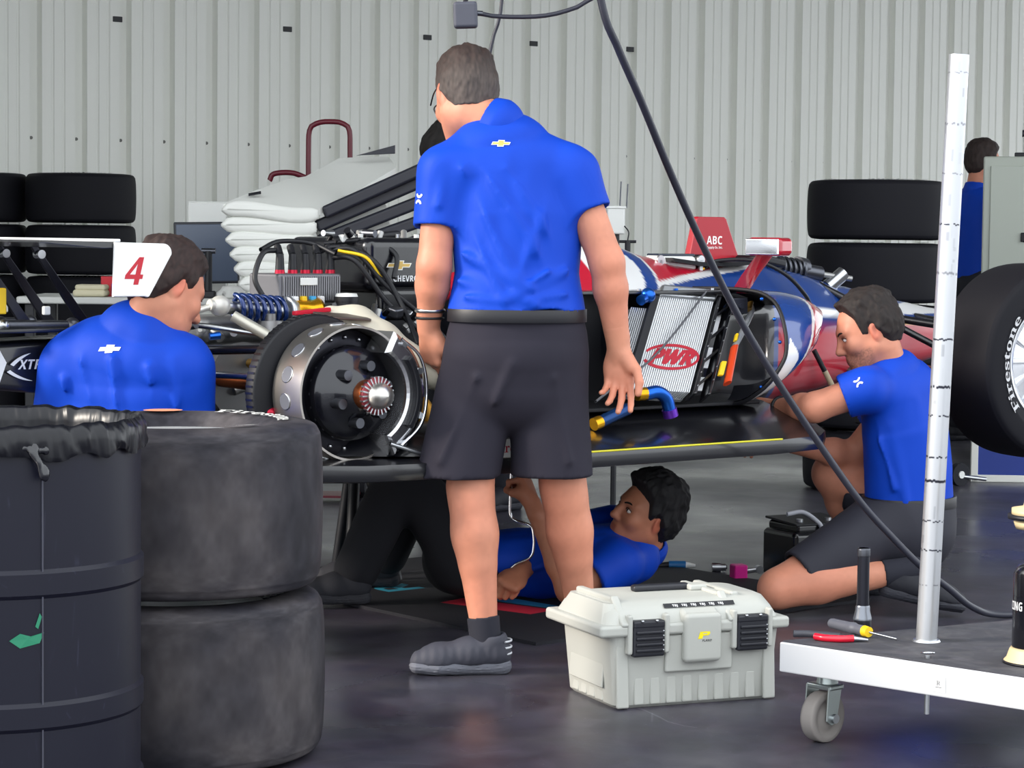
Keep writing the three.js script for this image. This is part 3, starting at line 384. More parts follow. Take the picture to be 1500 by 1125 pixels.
{  // mechanic crouching behind the tyres
  const ax = [0.9, 0, 0.42];
  const q = figure({ label: 'man in blue polo crouching by the rear wing, looking down, back turned', base: [-1.05, 0, -6.5], skin: skinCols.fair,
    head: { o: [-0.935, 1.02, -6.455], f: [0.72, -0.5, -0.5], up: [0.25, 0.86, -0.4], s: 1.04 }, neck: [-1.0, 0.915, -6.43], jowl: (F) => [ell(F, [0, -0.085, 0.03], [0.06, 0.035, 0.05], 0.03)],
    torso: [[[-1.05, 0.45, -6.52], 0.21, 0.15, ax], [[-1.05, 0.62, -6.5], 0.225, 0.155, ax], [[-1.05, 0.74, -6.48], 0.215, 0.145, ax], [[-1.035, 0.83, -6.45], 0.19, 0.125, ax], [[-1.01, 0.9, -6.43], 0.125, 0.09, ax]],
    arms: [{ sh: [-1.2, 0.815, -6.47], el: [-1.27, 0.56, -6.6], wr: [-1.1, 0.5, -6.8], cuff: 0.7, hand: { side: -1, f: [0.5, -0.2, -0.8], back: [0, 1, -0.2], pose: relaxed } }, { sh: [-0.885, 0.82, -6.42], el: [-0.87, 0.55, -6.47], wr: [-0.84, 0.5, -6.72], cuff: 0.7, hand: { side: 1, f: [-0.3, -0.2, -0.9], back: [0, 1, -0.2], pose: relaxed } }],
    legs: [{ hip: [-1.13, 0.4, -6.53], kn: [-1.18, 0.42, -6.9], an: [-1.16, 0.1, -6.63], shoe: { heel: [-1.16, 0, -6.58], f: [-0.05, 0, -1], bits: false } }, { hip: [-0.96, 0.4, -6.5], kn: [-0.84, 0.42, -6.84], an: [-0.9, 0.1, -6.58], shoe: { heel: [-0.9, 0, -6.53], f: [0.15, 0, -1], bits: false } }],
    shirt: { label: 'bright blue polo shirt stretched over the back', sr: [0.075, 0.078], shr: 0.07, amp: 0.005, folds: [[[-1.16, 0.86, -6.34], [-1.1, 0.6, -6.32], 0.016, 0.009], [[-1.06, 0.84, -6.32], [-1.04, 0.58, -6.3], 0.015, 0.008], [[-0.96, 0.82, -6.31], [-0.93, 0.6, -6.29], 0.014, 0.009], [[-0.9, 0.84, -6.34], [-0.88, 0.62, -6.32], 0.013, 0.008], [[-1.2, 0.78, -6.37], [-1.2, 0.6, -6.36], 0.014, 0.008]] },
    pants: { name: 'trousers', label: 'black work trousers', hips: [[[-1.05, 0.5, -6.52], 0.2, 0.14, ax], [[-1.05, 0.38, -6.53], 0.19, 0.14, ax]], r: [0.11, 0.085, 0.07], mat: std('#1b1b24', 0.85) },
    hair: { t: 0.012, top: 0.012, tuft: 0.005, colour: '#2c1c19', label: 'short dark brown hair' }, shoeMats: blackShoe });
  decal(q.shirt, q.t, q.b, [-1.07, 0.87, -6.33], [-0.1, 0.4, 1], [0, 1, 0], 0.065, 0.026, canvasTex(128, 48, (x) => { x.clearRect(0, 0, 128, 48); x.fillStyle = '#eef2f6'; x.beginPath(); [[48, 3], [92, 3], [89, 14], [126, 14], [116, 34], [84, 34], [80, 45], [38, 45], [41, 34], [2, 34], [12, 14], [45, 14]].forEach((p, i) => i ? x.lineTo(...p) : x.moveTo(...p)); x.fill(); }), 'shirt_emblem', 'white emblem below the collar');
}
{  // mechanic kneeling at the front of the sidepod
  const ax = [-0.6, 0, 0.8];
  const q = figure({ label: 'dark-haired man in blue polo kneeling on one knee, reaching into the sidepod', base: [1.2, 0, -7.6], skin: skinCols.fair, stubble: 0.55,
    head: { o: [1.125, 0.885, -7.55], f: [-0.9, -0.36, 0.02], up: [-0.3, 0.92, -0.1], s: 1.0 }, neck: [1.19, 0.775, -7.56],
    torso: [[[1.275, 0.335, -7.62], 0.165, 0.13, ax], [[1.27, 0.45, -7.61], 0.165, 0.128, ax], [[1.255, 0.58, -7.595], 0.17, 0.125, ax], [[1.23, 0.69, -7.58], 0.165, 0.11, ax], [[1.205, 0.75, -7.565], 0.11, 0.085, ax]],
    arms: [{ sh: [1.1, 0.715, -7.42], el: [0.945, 0.655, -7.44], wr: [0.842, 0.638, -7.63], cuff: 0.42, r: [0.05, 0.046, 0.043, 0.028], hand: { side: 1, f: [-0.7, 0.05, -0.7], back: [-0.3, 0.9, 0.3], pose: relaxed } }, { sh: [1.28, 0.7, -7.72], el: [1.115, 0.475, -7.78], wr: [0.905, 0.515, -7.72], cuff: 0.62, hand: { side: -1, f: [-0.95, 0.15, -0.1], back: [-0.1, 0.9, 0.4], pose: relaxed } }],
    legs: [{ hip: [1.225, 0.29, -7.57], kn: [0.84, 0.085, -7.43], an: [1.225, 0.14, -7.45], r: [0.088, 0.06, 0.06, 0.036], calf: [0.01, 0.006, 0.01], shoe: { heel: [1.157, 0.066, -7.455], f: [0.95, -0.2, 0.1], up: [0.22, 0.97, 0], bits: false }, sock: 0.86 }, { hip: [1.31, 0.28, -7.7], kn: [1.06, 0.41, -7.83], an: [1.2, 0.1, -7.9], r: [0.088, 0.066, 0.058, 0.038], shoe: { heel: [1.25, 0, -7.9], f: [-0.95, 0, -0.15], bits: false } }],
    shirt: { label: 'royal blue polo shirt, tucked in', sr: [0.066, 0.07], folds: [[[1.19, 0.6, -7.46], [1.24, 0.36, -7.46], 0.014, 0.007], [[1.13, 0.6, -7.44], [1.2, 0.4, -7.45], 0.014, 0.008], [[1.26, 0.68, -7.48], [1.3, 0.42, -7.5], 0.016, 0.007], [[1.33, 0.62, -7.55], [1.36, 0.4, -7.58], 0.014, 0.006]] },
    pants: { bare: true, label: 'black work shorts', hips: [[[1.28, 0.35, -7.62], 0.165, 0.132, ax], [[1.28, 0.25, -7.61], 0.17, 0.14, ax]], r: [0.118, 0.08], end: [0.82, 0.72], belt: [[1.277, 0.345, -7.62], 0.168, 0.133, ax], k: 0.05, mat: phys('#24242f', 0.75, { sheen: 0.2 }), folds: [[[1.2, 0.33, -7.42], [0.98, 0.2, -7.36], 0.014, 0.006]] },
    hair: { t: 0.012, top: 0.01, tuft: 0.006, colour: '#1d1412', label: 'short dark hair receding at the temples', line: [[-0.12, -0.06], [-0.05, -0.05], [-0.022, -0.02], [-0.012, 0.008], [0.006, 0.014], [0.012, -0.022], [0.03, -0.02], [0.036, 0.05], [0.055, 0.09], [0.12, 0.1]] }, shoeMats: blackShoe });
  decal(q.shirt, q.t, q.b, [1.07, 0.735, -7.36], [-0.35, 0.75, 0.6], [-0.3, 0.5, -0.3], 0.034, 0.03, maker, 'sleeve_mark', 'white maker mark on the sleeve');
  part('wristband', off(new THREE.TorusGeometry(0.033, 0.006, 8, 28).applyQuaternion(new THREE.Quaternion().setFromUnitVectors(V(0, 0, 1), V(-0.48, -0.05, -0.88).normalize())).translate(0.857, 0.641, -7.6), q.b), std('#15151b', 0.6), q.t);
}
{  // mechanic lying on the mat under the car
  const ax = [0.1, 0.25, 1];
  const q = figure({ label: 'black-haired man in blue polo lying on the mat under the car, turning a wrench', base: [0.1, 0.012, -7.65], skin: skinCols.tan,
    head: { o: [0.43, 0.292, -7.6], f: [-0.83, 0.28, 0.42], up: [0.42, 0.9, 0.05], s: 1.0 }, neck: [0.43, 0.19, -7.64],
    torso: [[[-0.1, 0.125, -7.68], 0.155, 0.105, ax], [[0.06, 0.125, -7.67], 0.16, 0.11, ax], [[0.2, 0.13, -7.66], 0.17, 0.115, ax], [[0.32, 0.15, -7.65], 0.165, 0.108, ax], [[0.395, 0.17, -7.645], 0.1, 0.08, ax]],
    arms: [{ sh: [0.345, 0.15, -7.49], el: [0.185, 0.075, -7.42], wr: [0.07, 0.335, -7.47], cuff: 0.5, r: [0.046, 0.04, 0.038, 0.026], hand: { side: 1, f: [-0.3, 0.75, -0.35], back: [0.75, 0.35, 0.35], pose: fist } }, { sh: [0.33, 0.23, -7.8], el: [0.115, 0.215, -7.72], wr: [0.035, 0.115, -7.5], cuff: 0.52, r: [0.046, 0.04, 0.038, 0.026], hand: { side: -1, f: [-0.45, -0.3, 0.75], back: [0.3, 0.8, 0.4], pose: fist } }],
    legs: [{ hip: [-0.12, 0.14, -7.6], kn: [-0.345, 0.415, -7.56], an: [-0.5, 0.1, -7.53], shoe: { heel: [-0.44, 0.012, -7.52], f: [-1, 0, 0.15], bits: false, name: 'boot' } }, { hip: [-0.12, 0.14, -7.77], kn: [-0.3, 0.4, -7.86], an: [-0.42, 0.1, -7.9], shoe: { heel: [-0.37, 0.012, -7.9], f: [-1, 0, 0.1], bits: false, name: 'boot' } }],
    shirt: { label: 'royal blue polo shirt', folds: [[[0.3, 0.22, -7.53], [0.05, 0.12, -7.5], 0.015, 0.008], [[0.34, 0.12, -7.5], [0.1, 0.06, -7.52], 0.013, 0.008], [[0.2, 0.23, -7.58], [0.0, 0.2, -7.56], 0.014, 0.007]] },
    pants: { name: 'trousers', label: 'black work trousers', hips: [[[-0.07, 0.125, -7.68], 0.16, 0.11, ax], [[-0.17, 0.13, -7.69], 0.16, 0.115, ax]], r: [0.105, 0.085, 0.07], mat: std('#15161e', 0.85), amp: 0.007 },
    hair: { t: 0.018, top: 0.02, tuft: 0.006, colour: '#0d0b0f', brow: '#0d0a0a', label: 'thick short black hair' }, iris: '#1c100a', shoeMats: [std('#2a2b33', 0.8), std('#33343b', 0.8)] });
  decal(q.shirt, q.t, q.b, [0.275, 0.065, -7.5], [-0.2, 0.3, 1], [0, 1, 0], 0.032, 0.034, maker, 'shirt_mark', 'white maker mark low on the shirt');
}
{  // two people further back
  const mk = (label, b, f, bend, headf, hair) => { const side = [f[2], 0, -f[0]], at = (l, y, w) => [b[0] + f[0] * l + side[0] * w, y, b[2] + f[2] * l + side[2] * w];
    return figure({ label, base: b, skin: skinCols.fair, headCell: 0.007, bodyCell: 0.016, handCell: 0.005, head: { o: at(0.05 + bend, 1.63 - bend * 0.35, 0), f: headf, up: [0, 1, 0], s: 1 }, neck: at(bend * 0.8, 1.48 - bend * 0.3, 0),
      torso: [[at(0, 0.95, 0), 0.17, 0.12, side], [at(bend * 0.3, 1.12, 0), 0.17, 0.12, side], [at(bend * 0.6, 1.3 - bend * 0.15, 0), 0.18, 0.12, side], [at(bend * 0.75, 1.42 - bend * 0.25, 0), 0.12, 0.085, side]],
      arms: [-1, 1].map((w) => ({ sh: at(bend * 0.7, 1.38 - bend * 0.25, w * 0.175), el: at(bend * 0.7 + 0.02, 1.1, w * 0.22), wr: at(bend * 0.7 + 0.24, 1.08, w * 0.15), cuff: 0.6, hand: { side: w, f: [f[0], 0.1, f[2]], back: [0, 1, 0], pose: relaxed } })),
      legs: [-1, 1].map((w) => ({ hip: at(0, 0.9, w * 0.09), kn: at(0.02, 0.5, w * 0.1), an: at(-0.02, 0.1, w * 0.1), shoe: { heel: at(-0.08, 0, w * 0.1), f, bits: false } })),
      shirt: { label: 'blue polo shirt', cell: 0.011 }, pants: { name: 'trousers', label: 'dark trousers', cell: 0.012, hips: [[at(0, 0.98, 0), 0.17, 0.12, side], [at(0, 0.84, 0), 0.18, 0.13, side]], r: [0.1, 0.08, 0.07], mat: std('#1c1d27', 0.85) }, hair: { t: 0.012, top: 0.015, cell: 0.005, colour: hair, label: 'short dark hair' }, shoeMats: blackShoe }); };
  mk('man in blue shirt standing beside the grey cabinet by the wall', [2.7, 0, -14.0], [0.85, 0, -0.5], 0.0, [0.93, -0.1, -0.35], '#2a1d1a');
  mk('dark-haired man in blue mostly hidden behind the standing man', [-0.07, 0, -10.3], [-0.6, 0, 0.6], 0.32, [0.75, -0.6, 0.3], '#17110f');
}
// ---------------------------------------------------------------- tyres
const sideText = (txt, col, n = 2, extra) => canvasTex(2048, 128, (x, w, h) => { x.clearRect(0, 0, w, h); x.fillStyle = col; x.font = 'bold 92px serif'; x.textAlign = 'center'; x.textBaseline = 'middle'; for (let k = 0; k < n; k++) x.fillText(txt, w * (k + 0.5) / n, h / 2 + 4); extra?.(x, w, h); });
const wordTex = sideText('Firestone', '#c9c9cc', 3), wordTexWorn = sideText('Firestone', '#dededa', 2, (x, w) => { x.fillStyle = '#d98a6a'; x.beginPath(); x.ellipse(w * 0.06, 64, 60, 34, 0, 0, 7); x.fill(); x.beginPath(); x.ellipse(w * 0.82, 64, 50, 30, 0, 0, 7); x.fill(); x.fillStyle = '#ecece6'; x.fillRect(w * 0.46, 20, 90, 60); });
const wornMap = dataTex(512, 256, (u, v) => { const a = tileNoise(u, v, 4, 11, 5), b = tileNoise(u, v, 24, 5, 3), sc = Math.max(0, tileNoise(u, v * 1, 3, 40, 2)), st = tileNoise(u * 1, v, 2, 21, 1) + 0.6 * tileNoise(u, v, 48, 8, 2) * (tileNoise(u, v, 3, 77, 2) > 0.1 ? 1 : 0.2); const t = clamp(0.5 + a * 0.9, 0, 1), g = 20 + 40 * t + b * 16 + sc * 20 + st * 8; return [g + 5 * t, g + 1 * t, g + 9 - 6 * t]; });
const blackRub = phys('#111118', 0.7, { specularIntensity: 0.5 });
const wornRub = phys('#ffffff', 0.68, { map: wornMap, specularIntensity: 0.6 });
function tyreProfile(R, W, rim) {                                // from the bead on one side round the tread to the other bead; axis = y
  const h = W / 2 - 0.006, s = 0.038; return [[rim, -h * 0.72], [rim + 0.012, -h * 0.82], [rim + 0.05, -h * 0.97], [R - s - 0.03, -h], [R - s * 0.6, -h * 0.965], [R - s * 0.22, -h * 0.88], [R - 0.004, -h * 0.8], [R, -h * 0.55], [R + 0.002, 0], [R, h * 0.55], [R - 0.004, h * 0.8], [R - s * 0.22, h * 0.88], [R - s * 0.6, h * 0.965], [R - s - 0.03, h], [rim + 0.05, h * 0.97], [rim + 0.012, h * 0.82], [rim, h * 0.72]];
}
function ringUV(r0, r1, y0, y1, n = 96) { const pos = [], uv = [], idx = []; for (let i = 0; i <= n; i++) { const a = -i / n * 2 * Math.PI; pos.push(r0 * Math.cos(a), y0, r0 * Math.sin(a), r1 * Math.cos(a), y1, r1 * Math.sin(a)); uv.push(1 - i / n, 0, 1 - i / n, 1); if (i < n) { const k = 2 * i; idx.push(k, k + 2, k + 1, k + 1, k + 2, k + 3); } } const g = new THREE.BufferGeometry(); g.setAttribute('position', new THREE.Float32BufferAttribute(pos, 3)); g.setAttribute('uv', new THREE.Float32BufferAttribute(uv, 2)); g.setIndex(idx); g.computeVertexNormals(); return g; }
function tyreInto(t, R, W, rim, mat, lettering, o = {}) {        // axis = y, centre at t's origin raised by o.y
  const y = o.y ?? 0, h = W / 2, g = new THREE.LatheGeometry(new THREE.SplineCurve(tyreProfile(R, W, rim).map((p) => new THREE.Vector2(...p))).getPoints(64), 96); const uv = g.attributes.uv; for (let i = 0; i < uv.count; i++) uv.setXY(i, uv.getX(i) * 3, uv.getY(i) * 1.5); g.translate(0, y, 0);
  part('carcass', g, mat, t);
  const m = new THREE.MeshStandardMaterial({ map: lettering, alphaTest: 0.5, roughness: 0.7, side: THREE.DoubleSide }); const rg = ringUV(rim + 0.028, R - 0.052, y + h - 0.006, y + h); part('sidewall_lettering', rg, m, t);
  const rm = part('wheel_rim', lathe([[0.045, h * 0.25], [0.07, h * 0.3], [rim - 0.05, h * 0.12], [rim - 0.02, h * 0.2], [rim - 0.012, h * 0.7], [rim + 0.012, h * 0.8], [rim + 0.014, h * 0.7], [rim, h * 0.6], [rim - 0.004, -h * 0.6], [rim + 0.012, -h * 0.8], [rim - 0.01, -h * 0.8], [rim - 0.02, 0], [rim - 0.05, 0], [0.05, h * 0.1], [0.045, h * 0.25]], 64, 0, y, 0), o.rimMat ?? std('#d5d7da', 0.35, 0.6), t);
  return rm;
}
{
  const mk = (pos, R, W, mat, label, group, turn = 0, letter = wordTex) => { const t = thing('slick_tyre', label, 'tyre', pos, turn, group); tyreInto(t, R, W, 0.19, mat, letter, { y: W / 2 }); return t; };
  mk([-0.756, 0, -5.38], 0.335, 0.378, wornRub, 'lower worn slick tyre of the pair stacked beside the black drum', undefined, 0.6);
  const top = mk([-0.762, 0.378, -5.385], 0.334, 0.385, wornRub, 'upper worn slick tyre stacked beside the black drum, lettered sidewall up', undefined, 2.2, wordTexWorn);
  const R = 0.325, W = 0.305;
  for (let k = 0; k < 5; k++) mk([1.712, k * 0.293, -11.3], R, 0.291, blackRub, ['bottom', 'second', 'third', 'fourth', 'topmost'][k] + ' black slick tyre in the stack behind the kneeling man', 'tyre stack behind the kneeling man', k);
  for (let k = 0; k < 5; k++) { mk([-2.585, k * W, -14.3], R, W, blackRub, ['bottom', 'second', 'third', 'fourth', 'topmost'][k] + ' slick tyre in the wall-side stack that shows whole', 'tyre stacks against the back wall', k); mk([-3.245, k * W, -14.35], R, W, blackRub, ['bottom', 'second', 'third', 'fourth', 'topmost'][k] + ' slick tyre in the wall-side stack farther along the wall', 'tyre stacks against the back wall', k + 2); }
}
{
  const SA = 0.17, t = thing('waste_drum', 'black plastic drum with a bin liner folded over its rim', 'drum', [-1.03, 0, -4.75]);
  const r = 0.288, pr = [[0, 0], [r - 0.03, 0], [r - 0.008, 0.012], [r, 0.04]]; for (const y of [0.075, 0.255, 0.51]) pr.push([r, y - 0.028], [r + 0.006, y - 0.02], [r + 0.006, y + 0.02], [r, y + 0.028]); pr.push([r, 0.76], [r + 0.008, 0.768], [r + 0.008, 0.786], [r - 0.01, 0.79], [r - 0.012, 0.05], [0, 0.04]);
  const rr = rng(31), dm = canvasTex(1024, 512, (x, w, h) => { x.fillStyle = '#101120'; x.fillRect(0, 0, w, h); for (let k = 0; k < 900; k++) { x.strokeStyle = `rgba(150,155,175,${0.04 + rr() * 0.16})`; x.lineWidth = 0.4 + rr(); const a = rr() * w, b = rr() * h, l = rr() * 26; x.beginPath(); x.moveTo(a, b); x.lineTo(a + (rr() - 0.5) * l, b + (rr() - 0.5) * l * 1.4); x.stroke(); } for (let k = 0; k < 500; k++) { x.fillStyle = `rgba(190,190,200,${rr() * 0.3})`; x.fillRect(rr() * w, h * (0.38 + 0.28 * Math.round(rr() * 2) + rr() * 0.03), 1 + rr() * 5, 1); }
    });
  part('shell', ssmooth(lathe(pr, 96), 0.5), phys('#ffffff', 0.4, { map: dm, specularIntensity: 0.6 }), t);
  const seam = part('seam', box(0.003, 0.7, 0.004, 0, 0.4, 0), std('#3a3b47', 0.6), t); seam.position.set(Math.sin(0.52) * (r + 0.001), 0, Math.cos(0.52) * (r + 0.001)); seam.rotation.y = 0.52;
  // dab of green paint
  const gp = (a, y) => [Math.sin(a += SA) * (r + 0.002), y, Math.cos(a) * (r + 0.002)]; const leaf = (list) => { const P = list.map(([a, y]) => gp(a, y)), c = gp(list.reduce((s, p) => s + p[0], 0) / list.length, list.reduce((s, p) => s + p[1], 0) / list.length), pos = []; P.forEach((p, i) => { const q = P[(i + 1) % P.length]; pos.push(...c, ...p, ...q); }); const g = new THREE.BufferGeometry(); g.setAttribute('position', new THREE.Float32BufferAttribute(pos, 3)); g.computeVertexNormals(); return g; };
  part('green_paint_smear', leaf([[0.13, 0.405], [0.2, 0.418], [0.27, 0.412], [0.36, 0.418], [0.33, 0.398], [0.2, 0.39]]), std('#1f7a5a', 0.6, 0, { side: THREE.DoubleSide }), t); part('green_paint_smear', leaf([[0.3, 0.43], [0.33, 0.455], [0.345, 0.448], [0.32, 0.425]]), std('#1f7a5a', 0.6, 0, { side: THREE.DoubleSide }), t);
  const rings = [], N = 320; for (const [rad, y, n] of [[r + 0.011, 0.752, 1], [r + 0.013, 0.762, 1], [r + 0.013, 0.778, 0.9], [r + 0.013, 0.795, 0.7], [r + 0.002, 0.812, 0.8], [r - 0.012, 0.806, 0.6], [r - 0.018, 0.78, 0.5], [r - 0.022, 0.7, 0.8], [r - 0.04, 0.55, 1.4], [r - 0.1, 0.42, 2], [0.01, 0.38, 0]]) rings.push(Array.from({ length: N }, (_, i) => { const a = i / N * 2 * Math.PI, w = (noise3(Math.sin(a) * 9, Math.cos(a) * 9, y * 26) * 0.006 + noise3(Math.sin(a) * 34, Math.cos(a) * 34, y * 60) * 0.005 + noise3(Math.sin(a) * 80 + y * 60, Math.cos(a) * 80, y * 90) * 0.0025) * n, up = n > 0.6 && y < 0.77 ? 0.012 * noise3(Math.sin(a) * 7 + 4, Math.cos(a) * 7, 2) : 0.006 * n * noise3(Math.sin(a) * 12, Math.cos(a) * 12, 7); return [(rad + Math.max(w, -0.004)) * Math.sin(a), y + up, (rad + Math.max(w, -0.004)) * Math.cos(a)]; }));
  const bag = part('bin_liner', skin(rings, false), phys('#0b0c14', 0.32, { specularIntensity: 0.7, side: THREE.DoubleSide }), t, 'shiny black bin liner');
  part('knotted_tail', off(net([cap([0.13, 0.765, 0.27], [0.14, 0.745, 0.276], 0.009, 0.007, 0.008), cap([0.14, 0.745, 0.276], [0.152, 0.722, 0.272], 0.007, 0.011, 0.008), cap([0.115, 0.77, 0.275], [0.15, 0.766, 0.262], 0.008, 0.008, 0.008)], 0.003, [[0.08, 0.68, 0.22], [0.2, 0.8, 0.32]], (d, x, y, z) => d + 0.005 * noise3(x * 110, y * 50, z * 110)), [0, 0, 0]), phys('#0f1018', 0.3, { clearcoat: 0.4 }), bag);
}
// ---------------------------------------------------------------- toolbox
{
  const t = thing('toolbox', 'light grey plastic toolbox with black latches standing on the floor', 'toolbox', [0.415, 0, -6.132], 22.7 * Math.PI / 180), G = std('#b3b4ae', 0.48), K = std('#1e1f27', 0.45);
  const ring = (w, d, y, r, cx = 0) => rrect(w, d, r, cx, 0).map(([x, z]) => [x, y, -z]);
  const body = part('body', ssmooth(skin([ring(0.43, 0.275, 0, 0.02), ring(0.445, 0.29, 0.008, 0.02), ring(0.475, 0.312, 0.188, 0.02)]), 0.5), G, t);
  for (const s of [-1, 1]) part('corner_post', rbox(0.034, 0.19, 0.012, 0.005, s * 0.207, 0.098, 0.1515, -0.058, 0, -s * 0.0), G, body);
  for (let k = 0; k < 8; k++) part('rib', rbox(0.028, 0.07, 0.01, 0.006, -0.158 + k * 0.045, 0.042, 0.1465, -0.058), G, body);
  for (let k = 0; k < 4; k++) part('rib', rbox(0.01, 0.055, 0.034, 0.004, -0.2195, 0.036, -0.09 + k * 0.05, 0, 0, -0.08), G, body);
  part('end_panel', rbox(0.006, 0.12, 0.2, 0.003, -0.2275, 0.105, -0.01, 0, 0, -0.08), G, body);
  const lid = part('lid', [rbox(0.535, 0.03, 0.346, 0.009, -0.01, 0.2, 0), ssmooth(skin([ring(0.5, 0.325, 0.208, 0.03, -0.01), ring(0.47, 0.3, 0.24, 0.035, -0.01), ring(0.44, 0.25, 0.263, 0.04, -0.005), ring(0.41, 0.2, 0.268, 0.04, 0)]), 0.6)], G, t);
  for (const x of [-0.15, 0.15]) { part('lid_strap', [rbox(0.022, 0.016, 0.22, 0.006, x - 0.058, 0.268, 0), rbox(0.022, 0.016, 0.1, 0.006, x - 0.058, 0.243, 0.135, 0.72)], G, lid); }
  part('lid_rib', [rbox(0.022, 0.016, 0.22, 0.006, 0.13, 0.268, 0)], G, lid);
  part('lid_end', ssmooth(skin([ring(0.1, 0.3, 0.21, 0.02, -0.21), ring(0.075, 0.25, 0.262, 0.03, -0.2)]), 0.6), G, lid);
  part('carry_handle', [rbox(0.16, 0.018, 0.03, 0.008, -0.02, 0.276, -0.02)], K, lid); part('handle_hinge', rbox(0.05, 0.016, 0.05, 0.006, 0.075, 0.275, -0.01), G, lid);
  for (const [x, m] of [[-0.145, 1], [0.148, 1]]) { const l = part('latch', [rbox(0.088, 0.085, 0.02, 0.006, x, 0.176, 0.169), ...[0, 1, 2, 3].map((k) => rbox(0.074, 0.008, 0.008, 0.003, x, 0.15 + k * 0.015, 0.18)), rbox(0.088, 0.02, 0.03, 0.006, x, 0.215, 0.165)], K, t, 'black latch'); part('latch_bracket', [rbox(0.014, 0.1, 0.024, 0.006, x - 0.051, 0.19, 0.166), rbox(0.014, 0.1, 0.024, 0.006, x + 0.051, 0.19, 0.166)], G, l); for (const s of [-1, 1]) part('rivet', sph(0.004, x + s * 0.02, 0.224, 0.18), M.steel, l); for (let k = 0; k < 5; k++) part('rivet', sph(0.0025, x + 0.038, 0.15 + k * 0.012, 0.181), M.steel, l); }
  const hp = part('hasp', [rbox(0.105, 0.125, 0.03, 0.012, 0.004, 0.175, 0.172), rbox(0.105, 0.03, 0.05, 0.012, 0.004, 0.226, 0.16, 0.5)], G, t); part('hasp_recess', rbox(0.19, 0.095, 0.012, 0.006, 0.004, 0.135, 0.156), G, t);
  const logo = canvasTex(256, 128, (x) => { x.clearRect(0, 0, 256, 128); x.save(); x.transform(1, 0, -0.35, 1, 45, 0); x.fillStyle = '#f6e31c'; x.beginPath(); x.moveTo(30, 10); x.lineTo(140, 10); x.quadraticCurveTo(165, 30, 140, 52); x.lineTo(80, 52); x.lineTo(80, 84); x.lineTo(30, 84); x.closePath(); x.fill(); x.fillStyle = '#b8b9b4'; x.fillRect(72, 26, 46, 9); x.restore(); x.fillStyle = '#1c1c22'; x.font = 'bold italic 34px sans-serif'; x.fillText('PLANO', 92, 116); });
  const lm = (tex) => new THREE.MeshStandardMaterial({ map: tex, alphaTest: 0.5, roughness: 0.5 });
  const lg = part('maker_logo', new THREE.PlaneGeometry(0.062, 0.031), lm(logo), hp); lg.position.set(0.006, 0.178, 0.1876);
  const tape = part('label_tape', new THREE.PlaneGeometry(0.2, 0.014), lm(canvasTex(512, 40, (x) => { x.fillStyle = '#15161c'; x.fillRect(0, 0, 512, 40); x.fillStyle = '#f0f0f0'; x.font = 'bold 27px sans-serif'; for (let k = 0; k < 6; k++) x.fillText('TBJ', 62 + k * 66, 30); })), lid); tape.position.set(0.012, 0.2535, 0.1395); tape.rotation.x = -0.82;
}
